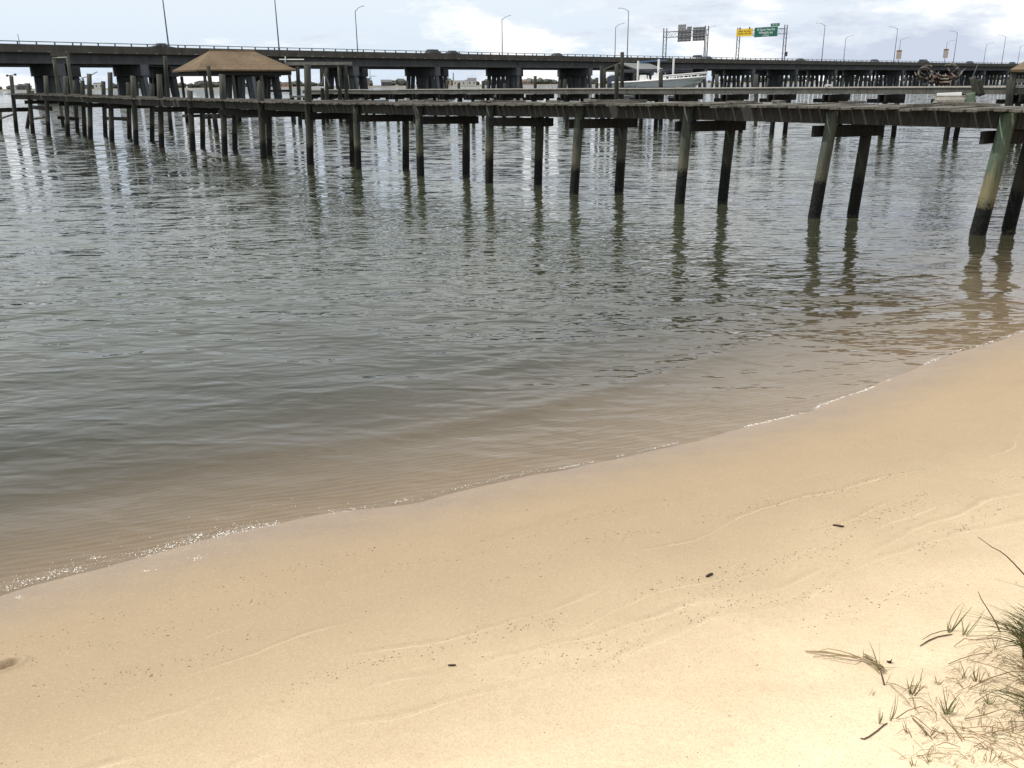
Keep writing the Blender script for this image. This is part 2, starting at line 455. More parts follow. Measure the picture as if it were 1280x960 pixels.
    # scattered dark grains
    vo = N(nt, 'ShaderNodeTexVoronoi'); vo.inputs['Scale'].default_value = 30; L(nt, p, vo.inputs['Vector'])
    vsel = N(nt, 'ShaderNodeSeparateColor'); L(nt, vo.outputs['Color'], vsel.inputs[0])
    dots = math_n(nt, 'MULTIPLY', ramp(nt, vo.outputs['Distance'], [(0.07, 1), (0.11, 0)]).outputs[0],
                  ramp(nt, vsel.outputs[0], [(0.93, 0), (0.95, 1)]).outputs[0])
    c = mixc(nt, math_n(nt, 'MULTIPLY', dots, 0.7), c, (0.10, 0.07, 0.045))
    L(nt, c, b.inputs['Base Color'])
    rr = ramp(nt, wet, [(0, 0.92), (1, 0.42)]).outputs[0]
    L(nt, rr, b.inputs['Roughness'])
    L(nt, math_n(nt, 'ADD', math_n(nt, 'MULTIPLY', wet, 0.3), 0.12), b.inputs['Specular IOR Level'])
    dry = ramp(nt, math_n(nt, 'DIVIDE', s, 3.0), [(0.1, 0.25), (0.8, 1.0)]).outputs[0]
    h = math_n(nt, 'MULTIPLY', dry, math_n(nt, 'ADD', math_n(nt, 'MULTIPLY', gr2, 0.55), math_n(nt, 'MULTIPLY', noise_n(nt, p, 22, 4), 0.6)))
    h = math_n(nt, 'ADD', h, math_n(nt, 'MULTIPLY', lines, 0.03))
    bump(nt, h, 0.012, 0.8, b)
    return m
SAND = sand_mat()

def sand_full(X, Y, S):
    z = sand_z(X, Y, S)
    # the half footprint at the left of the view
    fp = FOOT
    a = (X - fp.x) * 0.8 + (Y - fp.y) * 0.6; c = -(X - fp.x) * 0.6 + (Y - fp.y) * 0.8
    k = np.exp(-((a / 0.060) ** 4) - (c / 0.032) ** 4)
    z = z - 0.034 * k * (1 + 0.5 * np.tanh((X - fp.x) * -12 + (Y - fp.y) * 22)) + 0.007 * np.sin(a * 230 + c * 60) * k * ((Y - fp.y) > 0.0)
    z = z + 0.010 * np.exp(-(((np.sqrt((a / 0.075) ** 2 + (c / 0.045) ** 2)) - 1.1) / 0.22) ** 2)
    return z
FOOT = ground(1, 834)
xs = axis(-3000, 3000, 0.03, -2.9, 5.2, 1.13); ys = axis(-1500, 5000, 0.03, 1.0, 8.4, 1.13)
xs = np.unique(np.round(np.r_[xs, np.arange(FOOT.x - 0.14, FOOT.x + 0.14, 0.006)], 5)); ys = np.unique(np.round(np.r_[ys, np.arange(FOOT.y - 0.12, FOOT.y + 0.12, 0.006)], 5))
beach = grid_obj('beach', xs, ys, sand_full, SAND, {'shore': lambda X, Y, S, Z: S})
tag(beach, 'pale tan sand beach sloping down to the calm water', 'beach', kind='structure')

# water
def water_mat():
    m = bpy.data.materials.new('bay water'); m.use_nodes = True; nt = m.node_tree
    for n in list(nt.nodes):
        if n.type != 'OUTPUT_MATERIAL': nt.nodes.remove(n)
    out = [n for n in nt.nodes if n.type == 'OUTPUT_MATERIAL'][0]
    p = pos(nt)
    dep = N(nt, 'ShaderNodeAttribute', attribute_name='depth').outputs['Fac']
    s = N(nt, 'ShaderNodeAttribute', attribute_name='shore').outputs['Fac']
    dn = math_n(nt, 'ADD', dep, math_n(nt, 'MULTIPLY', math_n(nt, 'SUBTRACT', noise_n(nt, p, 0.8, 3), 0.5), 0.05))
    murk = math_n(nt, 'SUBTRACT', 1.0, math_n(nt, 'POWER', 2.718, math_n(nt, 'MULTIPLY', math_n(nt, 'MAXIMUM', dn, 0.0), -4.8)))
    mcol = ramp(nt, dep, [(0.0, (0.27, 0.205, 0.13)), (0.09, (0.175, 0.143, 0.092)), (0.17, (0.078, 0.068, 0.042)), (0.32, (0.042, 0.043, 0.027)), (0.9, (0.045, 0.050, 0.031))]).outputs[0]
    # ripples: several crossing wave trains, livelier out from the beach
    h1 = noise_n(nt, mapping(nt, p, (0.62, 1.4, 1), (0, 0, R(14))), 3.7, 1.5, 0.45, 0.5)
    h2 = noise_n(nt, mapping(nt, p, (0.6, 1.3, 1), (0, 0, R(-22))), 8.0, 1.2, 0.45, 0.4)
    h3 = noise_n(nt, mapping(nt, p, (0.5, 1.2, 1), (0, 0, R(4))), 0.8, 2, 0.5)
    h4 = noise_n(nt, mapping(nt, p, (0.8, 1.6, 1), (0, 0, R(25))), 9.0, 1, 0.5)
    patch = ramp(nt, noise_n(nt, p, 0.11, 3), [(0.36, 0.65), (0.62, 1.15)]).outputs[0]
    off = ramp(nt, math_n(nt, 'DIVIDE', math_n(nt, 'MULTIPLY', s, -1.0), 26.0), [(0.0, 0.42), (0.10, 0.62), (0.24, 0.92), (0.45, 0.75), (1.0, 0.6)]).outputs[0]
    amp = math_n(nt, 'MULTIPLY', patch, off)
    hh = math_n(nt, 'ADD', math_n(nt, 'MULTIPLY', h1, 0.033), math_n(nt, 'MULTIPLY', h2, 0.0095))
    hh = math_n(nt, 'ADD', hh, math_n(nt, 'MULTIPLY', h3, 0.045))
    hh = math_n(nt, 'ADD', hh, math_n(nt, 'MULTIPLY', h4, 0.003))
    hh = math_n(nt, 'MULTIPLY', hh, amp)
    nb = bump(nt, hh, 1.0, 1.0)
    # the same small waves as slopes, so that they still break up reflections far out
    sl = N(nt, 'ShaderNodeTexNoise'); sl.inputs['Scale'].default_value = 2.6; sl.inputs['Detail'].default_value = 2.0; sl.inputs['Roughness'].default_value = 0.5
    L(nt, mapping(nt, p, (0.55, 1.0, 1), (0, 0, R(8))), sl.inputs['Vector'])
    v1 = N(nt, 'ShaderNodeVectorMath', operation='SUBTRACT'); L(nt, sl.outputs['Color'], v1.inputs[0]); v1.inputs[1].default_value = (0.5, 0.5, 0.5)
    v2 = N(nt, 'ShaderNodeVectorMath', operation='MULTIPLY'); L(nt, v1.outputs[0], v2.inputs[0]); v2.inputs[1].default_value = (0.6, 1.0, 0.0)
    kf = ramp(nt, math_n(nt, 'DIVIDE', math_n(nt, 'MULTIPLY', s, -1.0), 60.0), [(0.05, 0.0), (0.20, 0.25), (0.45, 0.75), (1.0, 1.2)]).outputs[0]
    v3 = N(nt, 'ShaderNodeVectorMath', operation='SCALE'); L(nt, v2.outputs[0], v3.inputs[0]); L(nt, kf, v3.inputs['Scale'])
    v4 = N(nt, 'ShaderNodeVectorMath', operation='ADD'); L(nt, nb, v4.inputs[0]); L(nt, v3.outputs[0], v4.inputs[1])
    v5 = N(nt, 'ShaderNodeVectorMath', operation='NORMALIZE'); L(nt, v4.outputs[0], v5.inputs[0]); nb = v5.outputs[0]
    tr = N(nt, 'ShaderNodeBsdfTransparent'); tr.inputs[0].default_value = (0.93, 0.92, 0.88, 1)
    df = N(nt, 'ShaderNodeBsdfDiffuse'); L(nt, mcol, df.inputs[0])
    mx = N(nt, 'ShaderNodeMixShader'); L(nt, murk, mx.inputs[0]); L(nt, tr.outputs[0], mx.inputs[1]); L(nt, df.outputs[0], mx.inputs[2])
    gl = N(nt, 'ShaderNodeBsdfGlossy'); gl.inputs['Roughness'].default_value = 0.03; L(nt, nb, gl.inputs['Normal'])
    gl.inputs[0].default_value = (0.97, 0.98, 1.0, 1)
    fr = N(nt, 'ShaderNodeFresnel'); fr.inputs[0].default_value = 1.333; L(nt, nb, fr.inputs['Normal'])
    mx2 = N(nt, 'ShaderNodeMixShader'); L(nt, fr.outputs[0], mx2.inputs[0]); L(nt, mx.outputs[0], mx2.inputs[1]); L(nt, gl.outputs[0], mx2.inputs[2])
    L(nt, mx2.outputs[0], out.inputs[0])
    return m
WATER = water_mat()
def water_z(X, Y, S):
    d = np.maximum(-S, 0)
    a = np.clip(d / 0.8, 0, 1)
    wob = vnoise(X, Y, 0.5, 11) * 1.2
    # two low lines of swell rolling in towards the sand
    z = 0.010 * np.exp(-((d - 1.05 + wob * 0.6) / 0.11) ** 2) + 0.010 * np.exp(-((d - 2.2 + wob) / 0.2) ** 2)
    z = z * np.clip((X + 3) / 2.5, 0.3, 1)
    near = np.clip(1 - d / 25, 0, 1)
    z = z + a * near * (0.006 * np.sin(X * 1.1 + Y * 4.3 + wob * 4) + 0.003 * np.sin(X * -3.5 + Y * 7.5 + wob * 6))
    return z
xs = axis(-4000, 4000, 0.05, -3.2, 9.5, 1.11); ys = axis(-1500, 6000, 0.05, 2.5, 14, 1.11)
def dep_fn(X, Y, S, Z): return np.maximum(-sand_z(X, Y, S), 0) * (S < 0.6)
water = grid_obj('water', xs, ys, water_z, WATER, {'shore': lambda X, Y, S, Z: S, 'depth': dep_fn})
tag(water, 'calm grey green bay water with small ripples and pile reflections', 'water', kind='structure')

# ------------------------------------------------------------------ the old pier in front
def pile_mesh(base, top, r, mat, parent, ragged=0.0, name='pile', ext=2.2):
    mb = MB(); base = Vector(base); top = Vector(top)
    d = (top - base); L_ = d.length; d.normalize()
    n = 7; pts = []; rad = []
    lo = base - d * min(ext, 2.2)
    off = Vector((rnd.uniform(-1, 1), rnd.uniform(-1, 1), 0)) * r * 0.10
    for i in range(n + 1):
        t = i / n; q = lo.lerp(top, t) + off * math.sin(t * math.pi)
        pts.append(q); rad.append(r * (1.06 - 0.10 * t) * (1 + 0.05 * (rnd.random() - 0.5)))
    mb.tube(pts, rad, 12, True, 0.05)
    if ragged:
        for k in range(12):
            v = Vector(mb.v[n * 12 + k]); mb.v[n * 12 + k] = tuple(v + d * rnd.uniform(-ragged, ragged * 0.4))
    return mb.build(name, mat, parent, smooth=True)

front = [  # (waterline px), (top px), cut under the deck?
    ((21, 165), (14, 95), 0), ((41, 167), (35, 104), 0), ((61, 169), (57, 95), 0), ((85, 171), (82, 95), 0),
    ((113, 174.5), (111.5, 92), 0), ((140, 177), (137.5, 90), 0), ((170, 181), (166, 95), 0), ((202, 184.5), (199, 93), 0),
    ((241, 189), (237, 113), 0), ((281, 193), (277.5, 93), 0), ((330, 198.5), (325, 102), 0), ((388, 205.5), (384, 80), 0),
    ((448, 211.5), (445, 132), 1), ((526, 220), (523.5, 133), 1), ((612, 229), (612.5, 133), 1), ((718, 242), (725, 131), 1),
    ((850, 255), (861, 132), 1), ((1018, 272), (1042, 138), 1), ((1223, 293), (1262, 141), 1)]
back = [(34, 160, 41), (0, 0, 0), (0, 0, 0), (97, 165, 93), (106, 169.5, 103), (132, 170, 129), (162, 173, 160.5), (190, 176, 190),
        (0, 0, 0), (253.5, 183.5, 253), (293.5, 187.5, 293), (337, 194, 336), (388, 197, 388),
        (441, 202.5, 440), (507, 210, 507), (583, 218, 583), (673, 230, 675), (773.5, 238.5, 780), (903, 251, 915), (1066, 267, 1086), (1262, 285, 1294)]
deck_edge_y = [(0, 116.5), (19, 117), (57, 118), (95, 119.5), (140, 121), (200, 124), (240, 123.5), (290, 125), (330, 126.5), (390, 127.5), (446, 129),
               (525, 130), (613, 129.5), (725, 128.5), (861, 129.5), (1042, 132.5), (1262, 137.5), (1400, 141)]
def dey(px): return float(np.interp(px, [a for a, b in deck_edge_y], [b for a, b in deck_edge_y]))

F = [at_z(*b, 0) for b, t, c in front]
pier = empty('timber_pier', (F[9].x, F[9].y, 0), 'long decayed timber pier on leaning piles crossing the whole view nearest the beach', 'pier')
# the landward end beyond the right of the frame
ext = [F[-1] + (F[-1] - F[-2]) * k + Vector((0.1, -0.1, 0)) * k for k in (1.0, 2.0, 3.2)]
axis_pts = F + ext
def tang(i):
    a = axis_pts[max(i - 2, 0)]; b = axis_pts[min(i + 2, len(axis_pts) - 1)]
    t = (b - a); t.z = 0; return t.normalized()
OVER, WID = 0.24, 1.55
edge_f = []; edge_b = []; deckz = []
for i, p in enumerate(axis_pts):
    t = tang(i); n = Vector((-t.y, t.x, 0))          # n points away from the beach
    e = p - n * OVER
    if i < len(F):
        bt = front[i]; top = at_plane(*bt[1], p)
        px = project(Vector((p.x, p.y, 1.9)))[0]
        z = at_plane(px, dey(px), e).z
    else: z = deckz[-1]
    deckz.append(z); edge_f.append(e); edge_b.append(p + n * WID)
# smooth the levels a little
dz = [sum(deckz[max(0, i - 1):i + 2]) / len(deckz[max(0, i - 1):i + 2]) for i in range(len(deckz))]
for i, (b, t, cut) in enumerate(front):
    base = F[i]; top = at_plane(*t, base)
    if cut: top.z = min(top.z, dz[i] - 0.05)
    r = {18: 0.114, 17: 0.105}.get(i, 0.098 if i > 11 else 0.104)
    mat = PILE_V if i == len(front) - 1 else (PILE_A if i > 11 else PILE_C)
    pile_mesh(base, top, r, mat, pier, 0.03 if not cut else 0.0)
B = []
for (bx, by, tx) in back:
    if bx == 0: continue
    base = at_z(bx, by, 0); B.append(base)
    px = tx; yy = dey(px) + 14 if bx > 400 else dey(px) - (19 if bx > 60 else 4)
    if bx in (253.5, 293.5, 388, 337): yy = dey(px) + 8
    top = at_plane(px, yy, base)
    pile_mesh(base, top, 0.100, PILE_B if bx < 440 or rnd.random() < 0.8 else PILE_C, pier, 0.02)
for k, e in enumerate(ext):
    pile_mesh(e, e + Vector((0, 0, dz[-1] - 0.06)), 0.10, PILE_A, pier)
# planks
mb = MB()
for i in range(len(axis_pts) - 1):
    a, b = edge_f[i], edge_f[i + 1]; a2, b2 = edge_b[i], edge_b[i + 1]
    Ls = (b - a).length; n = max(1, int(round(Ls / 0.186)))
    for k in range(n):
        t = (k + 0.5) / n
        if rnd.random() < (0.02 if i > 8 else 0.05): continue
        p0 = a.lerp(b, t); p1 = a2.lerp(b2, t); d = (p1 - p0).normalized()
        z = dz[i] * (1 - t) + dz[i + 1] * t - 0.022 + rnd.uniform(-0.008, 0.010)
        p0 = p0 - d * rnd.uniform(-0.03, 0.07); p1 = p1 + d * rnd.uniform(-0.05, 0.08)
        p0.z = z + rnd.uniform(-0.010, 0.012); p1.z = z + rnd.uniform(-0.010, 0.012)
        sk = (b - a).normalized() * rnd.uniform(-0.012, 0.012)
        mb.beam(p0 - sk, p1 + sk, Ls / n - rnd.uniform(0.024, 0.036), 0.036)
mb.build('deck', WOOD_DECK, pier)
# rotten stubs and loose boards lying on the deck
mb = MB()
for i in range(11, len(F)):
    for k in range(3):
        t = rnd.random(); a = edge_f[i - 1].lerp(edge_f[i], t).lerp(edge_b[i - 1].lerp(edge_b[i], t), rnd.uniform(0.1, 0.9))
        z = dz[i - 1] * (1 - t) + dz[i] * t + 0.035
        d = Vector((rnd.uniform(-1, 1), rnd.uniform(-1, 1), rnd.uniform(-0.02, 0.04))).normalized() * rnd.uniform(0.2, 0.6)
        mb = MB(); mb.beam(a + Vector((0, 0, z)) - d, a + Vector((0, 0, z)) + d, rnd.uniform(0.05, 0.14), 0.035)
        mb.build('loose_board', WOOD_DECK, pier)
# stringers: two rows of joists on edge, lit only through the gaps between planks
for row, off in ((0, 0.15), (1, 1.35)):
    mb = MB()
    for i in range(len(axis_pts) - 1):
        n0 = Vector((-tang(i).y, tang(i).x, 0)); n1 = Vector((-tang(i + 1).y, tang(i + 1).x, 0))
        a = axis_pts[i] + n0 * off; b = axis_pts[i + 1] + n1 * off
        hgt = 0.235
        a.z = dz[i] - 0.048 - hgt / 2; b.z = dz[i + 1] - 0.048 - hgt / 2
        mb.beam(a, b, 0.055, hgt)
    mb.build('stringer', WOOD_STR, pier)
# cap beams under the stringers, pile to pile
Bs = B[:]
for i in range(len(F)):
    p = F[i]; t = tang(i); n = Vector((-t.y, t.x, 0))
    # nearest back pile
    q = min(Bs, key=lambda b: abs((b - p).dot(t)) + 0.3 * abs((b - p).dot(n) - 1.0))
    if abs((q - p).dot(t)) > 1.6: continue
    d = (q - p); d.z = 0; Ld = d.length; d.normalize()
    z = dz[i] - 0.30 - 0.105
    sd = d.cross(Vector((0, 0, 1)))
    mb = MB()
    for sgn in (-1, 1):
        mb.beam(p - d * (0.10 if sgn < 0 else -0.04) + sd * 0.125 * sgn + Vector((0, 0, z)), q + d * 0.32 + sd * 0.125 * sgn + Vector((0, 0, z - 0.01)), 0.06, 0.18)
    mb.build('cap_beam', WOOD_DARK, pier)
# broken walers and slumped boards by the far left end
def px_beam(name, a, b, da, db, w, h, mat, parent):
    m_ = MB(); m_.beam(at_d(a[0], a[1], da), at_d(b[0], b[1], db), w, h); return m_.build(name, mat, parent)
dA = math.hypot(F[0].x, F[0].y); dB = math.hypot(F[2].x, F[2].y)
px_beam('slumped_board', (-14, 153), (18, 142.5), dA + 0.6, dA, 0.35, 0.06, WOOD_GREY, pier)
px_beam('slumped_board', (41, 149), (58, 145.5), dA, dB, 0.35, 0.06, WOOD_GREY, pier)
px_beam('waler', (-12, 138), (40, 136.5), dA + 0.5, dA + 0.6, 0.10, 0.22, WOOD_DARK, pier)
px_beam('waler', (40, 134), (64, 136), dA + 1.2, dB + 1.2, 0.10, 0.2, WOOD_DARK, pier)
px_beam('waler', (72, 147), (99, 149), dB + 1.6, dB + 1.4, 0.10, 0.16, WOOD_DARK, pier)
px_beam('waler', (129, 148), (162, 148.5), dB - 1, dB - 2.5, 0.10, 0.16, WOOD_DARK, pier)
b0 = at_z(1, 164, 0); pile_mesh(b0, at_plane(0.0, 137, b0), 0.09, PILE_C, pier, 0.02)
# bracket with two round floats on the outermost post
tp = at_plane(14, 95, F[0]); mb = MB()
e1 = at_plane(9, 94.5, F[0]); e2 = at_plane(19, 93.2, F[0])
mb.tube([e1, tp + Vector((0, 0, 0.03)), e2], 0.022, 6)
for e in (e1, e2):
    mb.tube([e - Vector((0.07, 0, 0)), e - Vector((0.03, 0, 0)), e + Vector((0.03, 0, 0)), e + Vector((0.07, 0, 0))], [0.02, 0.06, 0.06, 0.02], 8)
mb.build('bracket', DARKM, pier)

# ------------------------------------------------------------------ second dock behind
G0 = at_z(428, 149.5, 0); G1 = at_z(1232, 177.0, 0)
gd = (G1 - G0); GL = gd.length; gd.normalize(); gn = Vector((-gd.y, gd.x, 0))
DZ2 = 1.97
dock = empty('boat_dock', (G0 + gd * GL * 0.5), 'straight sound grey timber dock running behind the decayed pier', 'dock')
A0 = G0 - gd * 4.6; LT = GL + 4.6 + 9.0
W2 = 1.9
mb = MB(); k = 0.0
while k < LT:
    w = 0.14
    a = A0 + gd * (k + w / 2) - gn * 0.12 + Vector((0, 0, DZ2 - 0.02 + rnd.uniform(-0.002, 0.002)))
    mb.beam(a, a + gn * (W2 + rnd.uniform(-0.02, 0.02)), w - 0.008, 0.038); k += w
mb.build('deck', WOOD_PALE, dock)
mb = MB(); k = 0.0
while k < LT:
    Lb = min(rnd.uniform(3.2, 4.2), LT - k)
    a = A0 + gd * (k + 0.01) - gn * 0.06; b = A0 + gd * (k + Lb - 0.01) - gn * 0.06
    jz = rnd.uniform(-0.015, 0.01); a.z = b.z = DZ2 - 0.045 - 0.115 + jz
    mb.beam(a, b, 0.05, 0.23); k += Lb
mb.build('fascia_board', WOOD_FAS, dock)
nb = 0; k = 0.6
while k < LT:
    c = A0 + gd * k
    off = rnd.uniform(-0.05, 0.05)
    p1 = c + gn * 0.25; p2 = c + gn * 1.45 + gd * off
    z = DZ2 - 0.30 - 0.12
    mb = MB(); mb.beam(p1 - gn * 0.42 + gd * 0.14 + Vector((0, 0, z)), p2 + gn * 0.35 + gd * 0.14 + Vector((0, 0, z)), 0.07, 0.25)
    mb.beam(p1 - gn * 0.42 - gd * 0.14 + Vector((0, 0, z)), p2 + gn * 0.35 - gd * 0.14 + Vector((0, 0, z)), 0.07, 0.25)
    mb.beam(p1 - gd * 0.75 + Vector((0, 0, z - 0.12)), p1 + gd * 0.75 + Vector((0, 0, z - 0.12)), 0.10, 0.16)
    mb.build('cap_beam', WOOD_DARK, dock)
    for q in (p1, p2):
        ln = Vector((rnd.uniform(-0.06, 0.06), rnd.uniform(-0.06, 0.06), 0))
        pile_mesh(q + ln, q + Vector((0, 0, z + 0.1)), 0.105, PILE_B, dock)
    k += 2.55 if nb % 2 else 2.35
    nb += 1

# mooring piles standing round the two docks: (x, top y, distance m, top lean px, label)
moor = [
    (771, 81, 41.0, 0, 'tall dark pile against the near side of the grey dock left of the boat'),
    (777.5, 65, 56.0, 0.3, 'tallest black mooring pile, its top rising above the highway bridge rail'),
    (752, 82, 62.0, -0.2, 'slim mooring pile left of the grey boathouse gable'),
    (761, 96, 60.0, 0, 'short thin mooring pile between the grey boathouse gable and the dock pile'),
    (746, 97, 66.0, 0, 'short pale mooring pile just left of the boathouse slip'),
    (826, 90, 50.0, 0, 'black mooring pile standing right in front of the middle of the white boat hull'),
    (896, 93, 55.0, 0, 'grey mooring pile standing clear to the right of the white boat bow'),
    (945, 93, 56.0, 0.2, 'mooring pile under the yellow and green road signs'),
    (559, 100, 72.0, 0, 'squat black mooring pile standing in the open gap below the four distant stacks'),
    (573.5, 103.5, 74.0, 0, 'short capped mooring pile right of the squat black one in the same gap'),
    (604, 101, 66.0, 0, 'thin mooring pile in front of the bridge bent below the short lamp post'),
    (631, 104, 68.0, 0, 'low mooring pile close by the left edge of the narrow gap with pink houses'),
    (648, 102, 70.0, 0, 'low mooring pile at the left side of the pink houses'),
    (669, 95, 66.0, 0, 'dark mooring pile right of the pink houses'),
    (706, 99, 63.0, 0, 'mooring pile halfway between the pink houses and the grey boathouse'),
    (1216, 96, 34.0, -0.6, 'short green mooring pile right of the driftwood heap on the dock'),
    (1222, 99, 34.5, 0.6, 'short stub pile leaning beside the green mooring pile'),
    (1262, 99, 36.0, 0, 'mooring pile below the small tan roof at the right edge')]
for (x, ty, d, ln, lab) in moor:
    base = at_d(x, 150, d); base.z = 1.72 if x in (1216, 1222) else 0
    top = at_plane(x + ln, ty, base)
    o = pile_mesh(base, top, 0.115 if d > 45 else 0.10, PILE_C if x in (896, 945, 1216) else PILE_B, None, 0.02, 'mooring_pile', 0.02 if base.z > 1 else 2.2)
    tag(o, lab, 'mooring pile', 'mooring piles around the docks')

# ------------------------------------------------------------------ boathouse with brown hip roof
def hip_roof(mb, c, ax, ay, hx, hy, z0, z1, ridge, th=0.09):
    """hip roof shell: eave rectangle half sizes hx, hy; ridge half length along ax"""
    e = [c + ax * (sx * hx) + ay * (sy * hy) for sx, sy in ((-1, -1), (1, -1), (1, 1), (-1, 1))]
    up = Vector((0, 0, z0)); e = [Vector((p.x, p.y, z0)) for p in e]
    r = [Vector((c.x, c.y, z1)) - ax * ridge, Vector((c.x, c.y, z1)) + ax * ridge]
    lo = [p - Vector((0, 0, th)) for p in e]
    vs = e + r + lo
    mb.add(vs, [(0, 1, 5, 4), (2, 3, 4, 5), (1, 2, 5), (3, 0, 4), (0, 6, 7, 1), (1, 7, 8, 2), (2, 8, 9, 3), (3, 9, 6, 0), (9, 8, 7, 6)])
D_BH = 60.0
nl = at_d(246, 88.2, D_BH); nr = at_d(371, 87.5, D_BH + 2.2)
z_e = 0.5 * (nl.z + nr.z)
bx = (nr - nl); bx.z = 0; BW = bx.length; bx.normalize(); by = Vector((-bx.y, bx.x, 0))
BD = 5.2
bc = (nl + nr) / 2 + by * (BD / 2); bc.z = 0
zr = at_d(292, 63.8, D_BH + 1.1 + BD / 2).z
# the roof's left end reaches further left at the back
bc = (nl + nr) / 2 + by * (BD / 2); bc.z = 0
bh = empty('boathouse', (bc.x, bc.y, 0), 'open boathouse under a brown shingled hip roof on timber posts', 'boathouse')
mb = MB(); hip_roof(mb, bc, bx, by, BW / 2, BD / 2, z_e + 0.04, zr, BW * 0.225); mb.build('roof', ROOF, bh)
mb = MB(); rl = bc - bx * BW * 0.225; rr_ = bc + bx * BW * 0.225
mb.tube([Vector((rl.x, rl.y, zr + 0.01)), Vector((rr_.x, rr_.y, zr + 0.01))], 0.05, 6); mb.build('ridge_cap', ROOF, bh)
for sy in (-1, 1):
    mb = MB(); a = bc - bx * (BW / 2 - 0.3) + by * (sy * (BD / 2 - 0.25)); b = bc + bx * (BW / 2 - 0.3) + by * (sy * (BD / 2 - 0.25))
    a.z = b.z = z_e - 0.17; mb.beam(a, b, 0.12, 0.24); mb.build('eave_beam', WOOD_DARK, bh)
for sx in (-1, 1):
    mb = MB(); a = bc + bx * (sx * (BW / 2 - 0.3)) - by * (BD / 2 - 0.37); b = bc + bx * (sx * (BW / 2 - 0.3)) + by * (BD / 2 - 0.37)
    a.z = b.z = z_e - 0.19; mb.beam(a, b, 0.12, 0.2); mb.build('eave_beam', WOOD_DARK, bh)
for sy in (-1, 1):
    for fx in (-0.94, -0.32, 0.30, 0.94):
        q = bc + bx * (fx * (BW / 2 - 0.3)) + by * (sy * (BD / 2 - 0.25)); q.z = 0
        pile_mesh(q, Vector((q.x + rnd.uniform(-.05, .05), q.y, z_e - 0.3)), 0.10, PILE_C if sy < 0 else PILE_B, bh, name='post')
for sy in (-1, 1):
    mb = MB(); a = bc - bx * (BW / 2 - 0.2) + by * (sy * (BD / 2 - 0.75)); b = bc + bx * (BW / 2 - 0.2) + by * (sy * (BD / 2 - 0.75))
    a.z = b.z = 0.42; mb.beam(a, b, 0.9, 0.16); mb.build('walkway', WOOD_DARK, bh)
mb = MB(); a = bc + bx * (BW / 2 - 0.3) - by * (BD / 2 - 0.4); b = a - bx * 1.6
a.z = b.z = z_e - 1.25; mb.beam(a, b, 0.07, 0.14); mb.build('cross_rail', WOOD_DARK, bh)

# lift frames ------------------------------------------------------
lf = at_d(92, 150, 46.0); lf.z = 0
lift = empty('lift_frame', lf, 'pair of tall leaning posts joined at the top left of the brown roofed boathouse', 'lift frame')
for (bxp, byp, txp, typ) in ((79, 158, 67, 71), (97, 160, 84.5, 71)):
    q = at_z(bxp, byp, 0); pile_mesh(q, at_plane(txp, typ, q), 0.10, PILE_A, lift, 0.02, 'post')
qa = at_z(79, 158, 0); qb = at_z(97, 160, 0)
mb = MB(); mb.beam(at_plane(64, 67.5, qa), at_plane(88.5, 68, qb), 0.12, 0.22); mb.build('cross_beam', WOOD_DARK, lift)
mb = MB(); mb.beam(at_plane(66, 72, qa), at_plane(86, 71.3, qb), 0.06, 0.05); mb.build('pale_rail', WOOD_PALE, lift)
for (bxp, byp, txp, typ, lab) in ((214, 163, 206, 70, 'tall dark pole standing just left of the brown boathouse roof'),
                                  (271, 166, 260, 82, 'dark leaning post rising in front of the brown roof eave')):
    q = at_z(bxp, byp, 0)
    o = pile_mesh(q, at_plane(txp, typ, q), 0.105, PILE_B, None, 0.02, 'mooring_pile'); tag(o, lab, 'mooring pile', 'mooring piles around the docks')

lf2 = at_d(405, 120, 57.0); lf2.z = 0
lift2 = empty('lift_frame', lf2, 'weathered boat lift frame of beams, posts and struts right of the brown boathouse', 'lift frame')
def P57(x, y, d=57.0): return at_d(x, y, d)
mb = MB(); mb.beam(P57(356, 79.5), P57(440, 79.2), 0.14, 0.17); mb.build('cross_beam', WOOD_GREY, lift2)
mb = MB(); mb.beam(P57(381, 82.5, 59.5), P57(432, 82.8, 59.5), 0.14, 0.17); mb.build('cross_beam', WOOD_DARK, lift2)
mb = MB(); mb.tube([P57(349, 74.4), P57(380, 74.4)], 0.03, 6); mb.tube([P57(356.6, 70.5), P57(356.4, 78)], 0.03, 6); mb.build('white_pipe', WHITE, lift2)
for (tx, ty, bx_, d) in ((372, 83, 375, 57), (402, 83, 404, 57), (432, 81, 434, 57), (408, 84, 409, 60), (424, 84, 426, 60)):
    t_ = P57(tx, ty, d); q = P57(bx_, 150, d); q.z = 0
    pile_mesh(q, t_, 0.12, PILE_B, lift2, 0, 'post')
for (x0, y0, x1, y1, d, w) in ((403, 84, 412, 108, 57.2, 0.09), (422.5, 82, 424.5, 108, 56.6, 0.05), (435, 93, 437.5, 112, 56.6, 0.05), (402, 106, 404.5, 92, 56.5, 0.05)):
    mb = MB(); mb.beam(P57(x0, y0, d), P57(x1, y1, d), w, w); mb.build('strut', WOOD_GREY, lift2)
# white board lying on the dock end, low plank
o = MB().beam(at_d(388, 109.3, 56.2), at_d(406, 109.0, 56.2), 0.35, 0.10).build('plank', WHITE)
tag(o, 'long white plank lying at the left end of the grey dock', 'plank')
bn = at_d(374, 121, 52.0)
bench = empty('bench', (bn.x, bn.y, 0), 'low plank bench seen between the posts left of the lift frame', 'bench')
MB().beam(at_d(362, 121, 52), at_d(383, 120.5, 52), 0.5, 0.10).build('seat', WOOD_GREY, bench)
for x in (366, 380):
    a = at_d(x, 122.0, 52); MB().beam(a, Vector((a.x, a.y, 0.2)), 0.12, 0.12, (0, 1, 0)).build('leg', WOOD_DARK, bench)
